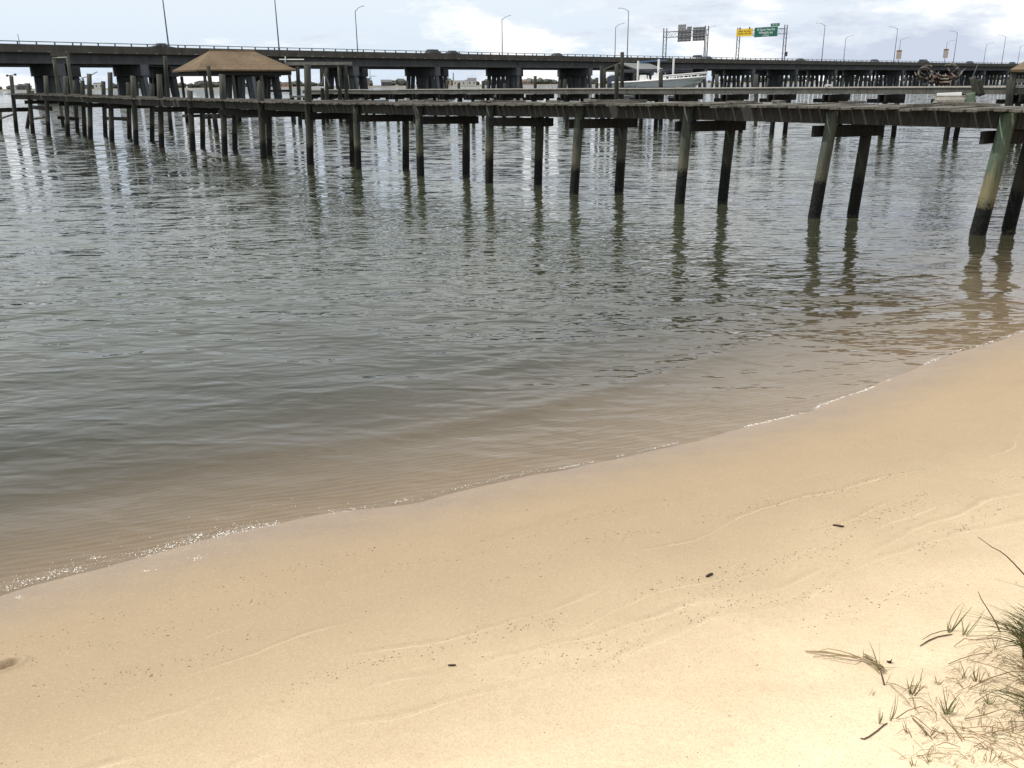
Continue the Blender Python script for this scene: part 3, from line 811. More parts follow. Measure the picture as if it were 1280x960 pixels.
# small white stand on the dock
q = at_d(1036, 109.5, 41.0)
st = empty('stand', (q.x, q.y, DZ2), 'small white stand sitting on the grey dock below the lamp posts', 'stand')
def P41(x, y): return at_d(x, y, 41.0)
MB().beam(P41(1031, 106.4), P41(1040, 106.2), 0.30, 0.05).build('top', WHITE, st)
for x in (1032, 1038.6):
    a = P41(x, 106.8); MB().beam(a, Vector((a.x, a.y, DZ2)), 0.05, 0.05, (0, 1, 0)).build('leg', WHITE, st)

# ------------------------------------------------------------------ boat on its lift
D_BOAT = 58.0
st_ = at_d(770, 106, D_BOAT); bw_ = at_d(876.5, 100, D_BOAT - 1.0)
bxv = (bw_ - st_); bxv.z = 0; BL = bxv.length; bxv.normalize(); byv = Vector((-bxv.y, bxv.x, 0))
zg = at_d(800, 103.5, D_BOAT).z      # gunwale level near the stern
o0 = Vector((st_.x, st_.y, 0)); LZ = zg
def BP(x, y, z): return o0 + bxv * x + byv * y + Vector((0, 0, LZ + z))
boat = empty('motor_boat', o0 + Vector((0, 0, LZ - 0.8)), 'white open motor boat raised on a lift behind the grey dock', 'boat')
def hull_sections():
    secs = []
    for i in range(13):
        t = i / 12; x = t * BL
        hb = 1.05 * (1 - max(0, (t - 0.45) / 0.55) ** 2.2) + 0.015
        sheer = 0.0 + 0.30 * t ** 1.6
        keel = -0.72 + 0.72 * max(0, (t - 0.72) / 0.28) ** 1.7
        chine = -0.50 + 0.62 * max(0, (t - 0.55) / 0.45) ** 1.6
        secs.append([(x + 0.30 * t ** 3, -hb, sheer), (x + 0.2 * t ** 3, -hb * 0.98, sheer - 0.10), (x, -hb * 0.88, min(chine, sheer - 0.12)), (x, 0, min(keel, sheer - 0.13)),
                     (x, hb * 0.88, min(chine, sheer - 0.12)), (x + 0.2 * t ** 3, hb * 0.98, sheer - 0.10), (x + 0.30 * t ** 3, hb, sheer)])
    return secs
S_ = hull_sections()
mb = MB(); vs = [BP(*p) for s in S_ for p in s]; fs = []
for i in range(12):
    for k in range(6): fs.append((i * 7 + k, i * 7 + k + 1, (i + 1) * 7 + k + 1, (i + 1) * 7 + k))
fs.append(tuple(range(7)))
mb.add(vs, fs); hull = mb.build('hull', GELC, boat, smooth=False)
mb = MB()
for sd in (0, 6):
    mb.tube([BP(s[sd][0], s[sd][1], s[sd][2] + 0.02) for s in S_], 0.055, 6)
mb.tube([BP(0, -1.0, 0.02), BP(0, 1.0, 0.02)], 0.055, 6); mb.build('gunwale', WHITE, boat)
mb = MB(); mb.add([BP(s[0][0], s[0][1] * 0.96, s[0][2] - 0.12) for s in S_] + [BP(s[6][0], s[6][1] * 0.96, s[6][2] - 0.12) for s in S_], [(i, i + 1, 14 + i, 13 + i) for i in range(12)])
mb.build('cockpit_floor', WHITE, boat)
stripe = plain('dark blue paint', (0.012, 0.022, 0.07), 0.4)
mb = MB(); mb.add([BP(1.6, -1.052, -0.30), BP(3.9, -1.045, -0.29), BP(3.9, -1.045, -0.26), BP(1.6, -1.052, -0.25)], [(0, 1, 2, 3)]); mb.build('stripe', stripe, hull)
def text_obj(name, body, size, loc, xdir, updir, mat, parent, shear=0.0, wfac=1.0, depth=0.004):
    cu_ = bpy.data.curves.new(name, 'FONT'); cu_.body = body; cu_.size = size; cu_.align_x = 'CENTER'; cu_.align_y = 'CENTER'
    cu_.extrude = depth; cu_.shear = shear
    t = bpy.data.objects.new(name + '_tmp', cu_); COL.objects.link(t)
    dg = bpy.context.evaluated_depsgraph_get(); me = bpy.data.meshes.new_from_object(t.evaluated_get(dg))
    bpy.data.objects.remove(t); me.materials.clear(); me.materials.append(mat)
    x = Vector(xdir).normalized(); u = Vector(updir).normalized(); n = x.cross(u).normalized()
    mt = Matrix(((x.x * wfac, u.x, n.x, loc.x), (x.y * wfac, u.y, n.y, loc.y), (x.z * wfac, u.z, n.z, loc.z), (0, 0, 0, 1)))
    me.transform(mt); o = bpy.data.objects.new(name, me); COL.objects.link(o); put_under(o, parent); return o
text_obj('lettering', 'SportCraft', 0.30, BP(0.98, -1.06, -0.275), bxv, (0, 0, 1), stripe, hull, 0.25, 0.80)
# console, windscreen, seats, bow rail, outboards
mb = MB(); mb.prism([BP(2.25, -0.4, 0.0), BP(3.05, -0.4, 0.0), BP(2.95, -0.4, 0.30), BP(2.6, -0.4, 0.52), BP(2.3, -0.4, 0.40)], byv * 0.8); mb.build('console', WHITE, boat)
mb = MB(); mb.prism([BP(1.55, -0.5, 0.0), BP(2.05, -0.5, 0.0), BP(2.0, -0.5, 0.22), BP(1.82, -0.5, 0.24), BP(1.80, -0.5, 0.45), BP(1.58, -0.5, 0.45)], byv * 1.0); mb.build('seat', WHITE, boat)
mb = MB(); mb.tube([BP(2.55, -0.4, 0.5), BP(2.75, -0.4, 0.72), BP(2.75, 0.4, 0.72), BP(2.55, 0.4, 0.5)], 0.02, 6); mb.build('windscreen', RAILM, boat)
for sd in (-1, 1):
    mb = MB(); k = 0 if sd < 0 else 6
    top = []
    for i in range(7, 13):
        s = S_[i][k]; a = BP(s[0], s[1] * 0.95, s[2] + 0.03); b = BP(s[0], s[1] * 0.95, s[2] + 0.26); top.append(b)
        mb.tube([a, b], 0.022, 6)
    mb.tube(top, 0.030, 6)
    mb.add([top[i] - Vector((0, 0, 0.0)) for i in range(6)] + [t - Vector((0, 0, 0.08)) for t in top], [(i, i + 1, 7 + i, 6 + i) for i in range(5)])
    mb.build('bow_rail', WHITE, boat)
motor = plain('outboard blue grey', (0.05, 0.065, 0.10), 0.35, var=0.1)
for yo in (-0.35, 0.35):
    mb = MB(); mb.prism([BP(-0.42, yo - 0.15, -0.05), BP(0.06, yo - 0.15, 0.0), BP(0.10, yo - 0.15, 0.36), BP(-0.05, yo - 0.15, 0.46), BP(-0.38, yo - 0.15, 0.40)], byv * 0.30)
    om = mb.build('outboard_motor', motor, boat)
    mb = MB(); mb.beam(BP(-0.18, yo, -0.05), BP(-0.26, yo, -0.95), 0.12, 0.2); mb.build('leg', motor, om)
    mb = MB(); mb.prism([BP(-0.36, yo - 0.13, 0.44), BP(-0.05, yo - 0.13, 0.475), BP(-0.10, yo - 0.13, 0.52), BP(-0.33, yo - 0.13, 0.49)], byv * 0.26); mb.build('cowl_top', WHITE, om)
# lift for the boat: four white guide posts, blue grey bunks, blue canopy rail
bl = empty('boat_lift', BP(BL / 2, 0, -LZ), 'boat lift with white guide posts and dark cross beams holding the white motor boat', 'boat lift')
for (x, ty, yo) in ((777, 76, -1.5), (797, 76, 1.5), (822.5, 74, -1.5), (841, 73, 1.5)):
    c = at_d(x, 100, D_BOAT + (-0.4 if yo < 0 else 2.6)); tz = at_d(x, ty, D_BOAT + (-0.4 if yo < 0 else 2.6)).z
    mb = MB(); mb.tube([Vector((c.x, c.y, 0.9)), Vector((c.x, c.y, tz))], 0.065, 8); mb.build('guide_post', WHITE, bl)
    pile_mesh(Vector((c.x, c.y, 0)), Vector((c.x, c.y, 1.0)), 0.13, PILE_B, bl, 0, 'post')
steel = plain('blue grey lift steel', (0.055, 0.065, 0.085), 0.5, 0.2)
for (y_, d) in ((87.6, D_BOAT + 2.8), (90.2, D_BOAT + 3.2)):
    mb = MB(); mb.beam(at_d(773, y_, d), at_d(866, y_ - 0.9, d), 0.16, 0.10); mb.build('cross_beam', steel, bl)
for xx in (0.8, BL - 1.6):
    mb = MB(); mb.beam(BP(xx, -1.6, -0.86), BP(xx, 2.4, -0.86), 0.14, 0.2); mb.build('bunk_beam', steel, bl)
blue = plain('blue canopy cloth', (0.12, 0.24, 0.45), 0.7, var=0.12)
cp = [at_d(796, 77.5, D_BOAT + 3.4), at_d(824, 74.8, D_BOAT + 3.4), at_d(834, 74.6, D_BOAT + 4.4), at_d(800, 77.8, D_BOAT + 5.2)]
mb = MB(); mb.prism(cp, (0, 0, -0.06)); cz = mb.build('canopy', blue, bl)

# grey roofed boathouse farther back
D_GB = 74.0
gb0 = at_d(786, 120, D_GB); gb0.z = 0
gbh = empty('boathouse', gb0, 'boathouse with grey gabled roof half hidden behind the white boat', 'boathouse')
apx = at_d(773.5, 78.2, D_GB); e_l = at_d(753, 86.6, D_GB); e_r = at_d(797, 86.8, D_GB)
back_v = (at_d(812, 78.6, D_GB + 5.5) - apx); back_v.z = 0
mb = MB(); th = Vector((0, 0, -0.10))
for (a, b) in ((e_l, apx), (apx, e_r)):
    mb.prism([a, b, b + back_v, a + back_v], th)
mb.build('roof', ROOF_GREY, gbh)
mb = MB(); mb.prism([e_l + (apx - e_l) * 0.06 + th + back_v * 0.03, e_r + (apx - e_r) * 0.06 + th + back_v * 0.03, apx + th * 1.3 + back_v * 0.03], back_v.normalized() * 0.08); mb.build('gable_panel', WOOD_DARK, gbh)
mb = MB(); mb.beam(e_l + th * 1.4, e_r + th * 1.4, 0.09, 0.12); mb.build('tie_beam', WOOD_GREY, gbh)
for a in (e_l * 0.94 + e_r * 0.06, e_r * 0.94 + e_l * 0.06, e_l * 0.94 + e_r * 0.06 + back_v * 0.95, e_r * 0.94 + e_l * 0.06 + back_v * 0.95):
    pile_mesh(Vector((a.x, a.y, 0)), Vector((a.x, a.y, e_l.z - 0.05)), 0.13, PILE_B, gbh, 0, 'post')
# tan roof entering at the right edge
D_TR = 38.0
tr0 = at_d(1300, 130, D_TR); tr0.z = 0
trh = empty('boathouse', tr0, 'boathouse whose tan shingled roof corner enters the view at the right edge', 'boathouse')
c0 = at_d(1263, 86.8, D_TR); rt = at_d(1330, 86.4, D_TR); ap = at_d(1300, 75, D_TR + 1.8)
axx = (rt - c0); axx.z = 0; W_ = axx.length; axx.normalize(); ayy = Vector((-axx.y, axx.x, 0)); cc = (c0 + rt) / 2 + ayy * 1.6
mb = MB(); hip_roof(mb, cc, axx, ayy, W_ / 2, 1.6, c0.z, ap.z, 0.4); mb.build('roof', ROOF, trh)
for fx in (-0.85, 0.85):
    for sy in (-1.4, 1.4):
        q = cc + axx * (fx * W_ / 2) + ayy * sy; pile_mesh(Vector((q.x, q.y, 0)), Vector((q.x, q.y, c0.z - 0.08)), 0.12, PILE_C, trh, 0, 'post')
mb = MB(); a = cc - axx * W_ * 0.5 - ayy * 1.4; b = cc + axx * W_ * 0.5 - ayy * 1.4
a.z = b.z = at_d(1270, 101, D_TR).z; mb.beam(a, b, 0.08, 0.14); mb.build('cross_rail', WOOD_GREY, trh)

# low boats and stacked boards seen between the two docks on the right
def skiff(name, c, ang, Ls, label, mat, group=None):
    o = empty(name, c, label, 'boat', group)
    ax = Vector((math.cos(ang), math.sin(ang), 0)); ay = Vector((-ax.y, ax.x, 0))
    def P(x, y, z): return Vector(c) + ax * x + ay * y + Vector((0, 0, z))
    mb = MB(); prof = []
    for i in range(9):
        t = i / 8; x = (t - 0.5) * Ls; hb = 0.55 * (1 - max(0, (t - 0.6) / 0.4) ** 2) + 0.02
        prof.append((x, hb, 0.38 + 0.14 * t * t))
    vs = []
    for (x, hb, z) in prof: vs += [P(x, -hb, z), P(x, -hb * 0.8, 0.0), P(x, hb * 0.8, 0.0), P(x, hb, z)]
    fs = [(4 * i + k, 4 * i + k + 1, 4 * i + k + 5, 4 * i + k + 4) for i in range(8) for k in range(3)] + [(0, 1, 2, 3)]
    mb.add(vs, fs); mb.build('hull', mat, o)
    for t in (-0.25, 0.15):
        mb = MB(); mb.beam(P(t * Ls, -0.5, 0.30), P(t * Ls, 0.5, 0.30), 0.22, 0.04, (0, 0, 1)); mb.build('seat', WOOD_GREY, o)
    return o
sk1 = at_z(1182, 160, 0.0); sk1 = at_d(1184, 120, 26.5); sk1.z = 0.92
# boards stacked on a low float
fl = empty('float', (sk1.x, sk1.y, 0.3), 'low floating platform stacked with grey green boards between the docks', 'float')
fd = gd
for k in range(5):
    z = at_d(1184, 132 - 2.6 * k, 26.5).z
    a = at_d(1164 + 2.2 * k, 131.0 - 2.6 * k, 26.5 + 0.25 * k); b = at_d(1206, 131.6 - 2.8 * k, 26.5 + 0.22 * k)
    MB().beam(a, b, 0.5, 0.05).build('board', WOOD_PALE if k % 2 else WOOD_GREY, fl)
a = at_d(1171, 119.5, 27.6); b = at_d(1202, 118.2, 27.6); MB().beam(a, b, 0.5, 0.12).build('white_edge', WHITE, fl)
a = at_d(1166, 136, 26.6); b = at_d(1207, 136, 26.6); MB().beam(a, b, 1.2, 0.3).build('pontoon', WOOD_DARK, fl)
q = at_d(1213, 150, 26.0); q.z = 0
q.z = at_d(1213, 134, 26.0).z; pile_mesh(q, at_d(1213, 116, 26.0), 0.11, PILE_V, fl, 0.0, 'post', 0.05)
# dinghies
def dinghy(px, py, d, ang, Ls, label, mat):
    c = at_d(px, py, d); c.z = 0.05 + 0 * c.z
    return skiff('dinghy', c, ang, Ls, label, mat, 'small boats lying low behind the grey dock')
dinghy(1012, 124, 62.0, R(12), 4.0, 'white dinghy low on the water seen under the dock below the small white stand', WHITE)
dinghy(912, 121, 64.0, R(8), 3.6, 'pale dinghy glimpsed under the grey dock right of the white motor boat', GELC)

# heap of driftwood branches and rusty wire on the dock
hp = at_d(1170, 107, 35.0); hp.z = DZ2
heap = empty('driftwood_heap', hp, 'tangled heap of grey branches and rusty scrap lying on the grey dock', 'driftwood')
BR = wood('driftwood', (0.07, 0.06, 0.05), (0.22, 0.19, 0.165)); RUST = plain('rusty iron', (0.13, 0.065, 0.038), 0.9, var=0.5, scale=9)
def arc(cx, cy, rx, ry, a0, a1, d, n=12): return [at_d(cx + rx * math.cos(R(a0 + (a1 - a0) * i / n)), cy - ry * math.sin(R(a0 + (a1 - a0) * i / n)), d + 0.25 * math.sin(i * 1.3)) for i in range(n + 1)]
mb = MB()
for args in ((1156, 91, 8, 7, 0, 300, 35), (1186, 86, 9, 5, -80, 120, 35.2), (1160, 88, 10, 6, 60, 250, 35.3), (1190, 88, 8, 8, -30, 100, 34.9)):
    mb.tube(arc(*args), 0.028, 6, True, 0.3)
mb.build('hoop', BR, heap)
for i in range(26):
    x0 = rnd.uniform(1146, 1198); y0 = rnd.uniform(95, 107); an = rnd.uniform(0, math.pi); ln = rnd.uniform(5, 15)
    pts = [at_d(x0 + ln * t * math.cos(an) + rnd.uniform(-1, 1), max(80, y0 - ln * t * abs(math.sin(an)) + rnd.uniform(-.6, .6)), 35 + rnd.uniform(-.4, .5)) for t in (0, .35, .7, 1)]
    mb = MB(); mb.tube(pts, [0.035, 0.03, 0.022, 0.012], 5, True, 0.3); mb.build('branch', BR, heap)
mb = MB()
for k in range(7):
    a = at_d(1168 + rnd.uniform(-2, 2), 106 - 1.9 * k, 35.1 + rnd.uniform(-.2, .2)); b = at_d(1188 + rnd.uniform(-4, 4), 106 - 1.8 * k + rnd.uniform(-1, 1), 35.1 + rnd.uniform(-.3, .3))
    mb.beam(a, b, rnd.uniform(0.1, 0.3), 0.05)
mb.build('scrap', RUST, heap)
mb = MB()
for k in range(3):
    mb.beam(at_d(1175, 94.5 + 4 * k, 34.8), at_d(1184 + 2 * k, 94.3 + 4 * k, 34.8), 0.08, 0.035)
mb.build('board', WOOD_PALE, heap)
o = MB().tube([at_d(1216, 96, 34.2), at_d(1222.5, 80, 34.2)], 0.018, 6).build('thin_rod', POLEM); tag(o, 'thin grey rod leaning up from the short green pile', 'rod')

# ------------------------------------------------------------------ highway bridge
ZR = 9.5      # top of the hand rail above the water
def rail_h(px):
    u = (px - 640) / 640.0
    return 39.5 - 20.45 * u + 1.45 * u * u
raw = []
for px in range(-420, 1621, 30):
    raw.append(at_z(px, hor(px) - rail_h(px), ZR).xy)
raw = np.array([tuple(p) for p in raw])
seg = np.r_[0, np.cumsum(np.hypot(*np.diff(raw, axis=0).T))]
AMAX = seg[-1]
cx_ = np.polyfit(seg, raw[:, 0], 4); cy_ = np.polyfit(seg, raw[:, 1], 4)
def bpt(a, off=0.0, z=0.0):
    x = np.polyval(cx_, a); y = np.polyval(cy_, a)
    tx = np.polyval(np.polyder(cx_), a); ty = np.polyval(np.polyder(cy_), a); l = math.hypot(tx, ty)
    return Vector((x - ty / l * off, y + tx / l * off, z))
def btan(a):
    tx = np.polyval(np.polyder(cx_), a); ty = np.polyval(np.polyder(cy_), a); return Vector((tx, ty, 0)).normalized()
def arc_px(px, off=0.0, z=ZR):
    lo, hi = 0.0, AMAX
    for _ in range(50):
        m_ = 0.5 * (lo + hi)
        if project(bpt(m_, off, z))[0] < px: lo = m_
        else: hi = m_
    return 0.5 * (lo + hi)
ARCS = list(np.linspace(0, AMAX, 80))
def sweep(profile, off0=0.0, arcs=ARCS):
    mb = MB(); n = len(profile); vs = []; fs = []
    for a in arcs: vs += [bpt(a, off0 + o_, z) for o_, z in profile]
    for i in range(len(arcs) - 1):
        for k in range(n):
            k2 = (k + 1) % n; fs.append((i * n + k, i * n + k2, (i + 1) * n + k2, (i + 1) * n + k))
    fs.append(tuple(range(n))); fs.append(tuple((len(arcs) - 1) * n + k for k in range(n - 1, -1, -1)))
    return mb.add(vs, fs)
def rect(o0_, o1, z0, z1): return [(o0_, z0), (o1, z0), (o1, z1), (o0_, z1)]
WB = 12.6
pier_px = [-190, -60, 76, 181, 316, 445, 547, 648, 738, 815, 882, 942, 996, 1045, 1089, 1129, 1166, 1200, 1231, 1260, 1288, 1314, 1340, 1364]
pier_arc = [arc_px(p, 0.7, 5.0) for p in pier_px]
def make_bridge(off, label):
    p0 = bpt(pier_arc[5], off + WB / 2)
    br = empty('highway_bridge', (p0.x, p0.y, 0), label, 'bridge')
    sweep(rect(0.02, WB - 0.02, 7.86, 8.22), off).build('deck', CONC, br)
    sweep(rect(0.45, WB - 0.45, 8.224, 8.27), off).build('roadway', ASPH, br)
    for (a, b, s) in ((0.0, 0.32, 1), (WB - 0.32, WB, -1)):
        prof = [(a, 7.80), (b, 7.80), (b, 8.5), (b - 0.08 if s > 0 else b, 9.02), (a if s > 0 else a + 0.08, 9.02)]
        sweep(prof, off).build('parapet', CONC, br)
        c = (a + b) / 2
        sweep(rect(c - 0.06, c + 0.06, 9.37, 9.5), off).build('hand_rail', RAILM, br)
    for g in (1.0, 4.4, 7.8, 11.2):
        prof = [(g - 0.35, 6.12), (g + 0.35, 6.12), (g + 0.35, 6.36), (g + 0.12, 6.52), (g + 0.12, 7.5), (g + 0.4, 7.86), (g - 0.4, 7.86), (g - 0.12, 7.5), (g - 0.12, 6.52), (g - 0.35, 6.36)]
        sweep(prof, off).build('girder', CONC_GIRD, br)
    return br
br1 = make_bridge(0.0, 'long low concrete highway bridge crossing the whole view, its rail and parapet nearest')
br2 = make_bridge(WB + 4.5, 'second parallel concrete highway bridge seen only through gaps behind the nearer one')
# rail posts of the near side: the hundred that show largest, then the rest
mbp = MB(); mbp.beam((0, 0, -0.04), (0, 0, 0.36), 0.17, 0.2, (0, 1, 0)); post_me = mbp.mesh('rail_post', RAILM)
spots = []; a = arc_px(-120); k = 0
while a < AMAX - 2:
    spots.append(a); k += 1
    a += 1.35 if k % 7 == 3 else 2.85
for i, a in enumerate(spots[:100]):
    o = bpy.data.objects.new('rail_post', post_me); COL.objects.link(o); t = btan(a)
    o.parent = br1; o.matrix_parent_inverse = world_of(br1).inverted()
    o.location = bpt(a, 0.16, 9.04); o.rotation_euler = (0, 0, math.atan2(t.y, t.x))
mb = MB()
for a in spots[100:]: mb.box(bpt(a, 0.16, 9.2), (0.2, 0.17, 0.38), Matrix.Rotation(math.atan2(btan(a).y, btan(a).x), 3, 'Z'))
o = mb.build('rail_post', RAILM, br1); o['kind'] = 'stuff'
# piers
def pier_pile_mesh(bat_w, bat_a):
    mb = MB(); h0, h1 = -2.0, 4.3
    def sq(z, s):
        k = (h1 - z) / (h1 - h0)
        return [(-s + bat_a * k, -s + bat_w * k, z), (s + bat_a * k, -s + bat_w * k, z), (s + bat_a * k, s + bat_w * k, z), (-s + bat_a * k, s + bat_w * k, z)]
    mb.add(sq(h0, 0.36) + sq(h1, 0.36), [(0, 1, 2, 3), (7, 6, 5, 4), (0, 4, 5, 1), (1, 5, 6, 2), (2, 6, 7, 3), (3, 7, 4, 0)])
    return mb.mesh('pile', CONC_PIER)
PPM = [pier_pile_mesh(w, a) for (w, a) in ((-0.9, 0), (0, 0.75), (0, -0.75), (0, 0), (0, 0.75), (0, -0.75), (0.9, 0))]
capm = MB(); hw = 0.75; hl = (WB - 1.2) / 2
capm.add([(x, y, z) for z in (4.25, 6.118) for (x, y) in ((-hw, -hl), (hw, -hl), (hw, hl), (-hw, hl))], [(3, 2, 1, 0), (4, 5, 6, 7), (0, 1, 5, 4), (1, 2, 6, 5), (2, 3, 7, 6), (3, 0, 4, 7)])
cap_me = capm.mesh('pier', CONC_PIER)
for br, off in ((br1, 0.0), (br2, WB + 4.5)):
    for k_, a in enumerate(pier_arc):
        if off > 1: a += 0.65 * (pier_arc[min(k_ + 1, len(pier_arc) - 1)] - pier_arc[min(k_, len(pier_arc) - 2)])
        c = bpt(a, off + WB / 2); t = btan(a); rz = math.atan2(t.y, t.x)
        cp = bpy.data.objects.new('pier', cap_me); COL.objects.link(cp); cp.parent = br; cp.matrix_parent_inverse = world_of(br).inverted()
        cp.location = (c.x, c.y, 0); cp.rotation_euler = (0, 0, rz)
        for i, pm in enumerate(PPM):
            po = bpy.data.objects.new('pile', pm); COL.objects.link(po); po.parent = cp
            po.location = (0, -hl + 0.55 + i * (2 * hl - 1.1) / 6, 0)

for a in pier_arc:
    t = btan(a); mb = MB(); mb.box(bpt(a, 0.62, 6.98), (0.10, 0.05, 1.70), Matrix.Rotation(math.atan2(t.y, t.x), 3, 'Z')); mb.box(bpt(a, -0.003, 8.4), (0.06, 0.05, 1.2), Matrix.Rotation(math.atan2(t.y, t.x), 3, 'Z'))
    mb.build('expansion_joint', DARKM, br1)
a = arc_px(-60); PALE = plain('pale lime stain', (0.26, 0.25, 0.22), 0.9)
for k in range(60):
    t = btan(a); mb = MB(); mb.box(bpt(a, -0.02, 7.93 + rnd.uniform(-.05, .05)), (rnd.uniform(0.25, 0.7), 0.06, 0.13), Matrix.Rotation(math.atan2(t.y, t.x), 3, 'Z')); mb.build('drain', PALE, br1)
    a += rnd.uniform(2.2, 5.0)

# lamp posts
def lamp(px, top_py, head_px, head_py, off, label, twin=False):
    a = arc_px(px, off, 9.0); b = bpt(a, off, 9.0); t = btan(a); n = Vector((-t.y, t.x, 0))
    top = at_plane(px, top_py, b); hz = top.z if top_py is not None else 21
    lp = empty('lamp_post', b, label, 'lamp post', 'lamp posts along the highway bridge')
    mb = MB(); mb.tube([b, Vector((b.x, b.y, (9 + hz) / 2)), Vector((b.x, b.y, hz))], [0.15, 0.12, 0.085], 8); mb.build('pole', POLEM, lp)
    mb = MB(); mb.tube([b - Vector((0, 0, 0.02)), b + Vector((0, 0, 0.45))], 0.22, 8); mb.build('pole_base', POLEM, lp)
    tp_ = Vector((b.x, b.y, hz)); dirn = n if off < 5 else -n
    e = tp_ + dirn * 2.9 + Vector((0, 0, 0.85))
    mb = MB(); mb.tube([tp_ - Vector((0, 0, 0.15)), tp_ + dirn * 1.3 + Vector((0, 0, 0.55)), e], [0.075, 0.06, 0.05], 6); mb.build('arm', POLEM, lp)
    mb = MB(); x = dirn; y = x.cross(Vector((0, 0, 1)))
    def q(u, v, w): return e + x * u + y * v + Vector((0, 0, w))
    mb.add([q(-0.1, -0.10, -0.06), q(0.75, -0.16, -0.10), q(0.75, 0.16, -0.10), q(-0.1, 0.10, -0.06), q(-0.1, -0.08, 0.06), q(0.6, -0.13, 0.10), q(0.6, 0.13, 0.10), q(-0.1, 0.08, 0.06)],
           [(3, 2, 1, 0), (4, 5, 6, 7), (0, 1, 5, 4), (1, 2, 6, 5), (2, 3, 7, 6), (3, 0, 4, 7)])
    mb.build('lamp_head', LAMPH, lp)
    return lp
near_l = [(211, -14, 'lamp post beside the dark sedan near the left, its top out of view'),
          (349, -9, 'lamp post above the right end of the brown boathouse roof, top out of view'),
          (784, 13.5, 'tallest fully visible lamp post, right beside the tallest black mooring pile'),
          (1027, 31.5, 'near lamp post just right of the green road sign, head pointing left'),
          (1117, 36, 'near lamp post left of a hanging banner and the dark car on the bridge'),
          (1191.5, 41, 'near lamp post just right of the banner beside the dark car, head pointing left'),
          (1252, 46, 'faint near lamp post close to the right edge with its head to the left')]
for px, ty, lab in near_l: lamp(px, ty, 0, 0, 0.16, lab)
OFF2 = 2 * WB + 4.5 - 0.16
far_l = [(447.5, 13.5, 'single lamp post between the lift frame and the paired cars, head pointing right'),
         (628, 24.5, 'lamp post in the middle of the view with a short arm to the right'),
         (768.5, 33.5, 'shorter lamp post left of the tallest one, head pointing right'),
         (881, 36.5, 'lamp post mostly hidden behind the right support of the grey signs seen from behind'),
         (1054, 47.5, 'short lamp post right of the green sign with its head to the right'),
         (1122, 50, 'short lamp post carrying a banner, left of the dark car on the bridge'),
         (1180, 53, 'short lamp post carrying a banner, right of the dark car on the bridge'),
         (1229, 56, 'short faint lamp post between two taller ones near the right edge'),
         (1271.5, 58, 'last faint lamp post at the right edge above the tan roof')]
BAN = plain('faded banner', (0.50, 0.44, 0.38), 0.8, var=0.2); BANT = plain('banner top', (0.24, 0.13, 0.075), 0.8)
for px, ty, lab in far_l:
    lp = lamp(px, ty, 0, 0, OFF2, lab)
    if px in (1122, 1180):
        a = arc_px(px, OFF2, 9.0); b = bpt(a, OFF2, 9.0)
        z1 = at_plane(px, 63.5 if px == 1122 else 62, b).z; z0 = at_plane(px, 74 if px == 1122 else 72.5, b).z
        t = btan(a); rt_ = Vector((1, -0.2, 0)).normalized(); off_ = Vector((-0.3, -1, 0)).normalized() * 0.25
        mb = MB(); mb.beam(b + off_ + Vector((0, 0, z0 - 9)), b + off_ + Vector((0, 0, z1 - 9.4)), 2.2, 0.06, (0.25, 1, 0)); bn_ = mb.build('banner', BAN, lp)
        mb = MB(); mb.beam(b + off_ + Vector((0, 0, z1 - 9.4)), b + off_ + Vector((0, 0, z1 - 8.75)), 2.2, 0.06, (0.25, 1, 0)); mb.build('banner_top', BANT, bn_)
a = arc_px(24.5); b = bpt(a, 0.16, 9.0); o = MB().tube([b, at_plane(22, 42.5, b)], [0.06, 0.045], 6).build('marker_pole', POLEM)
tag(o, 'short thin pole on the bridge rail near the left edge', 'pole')

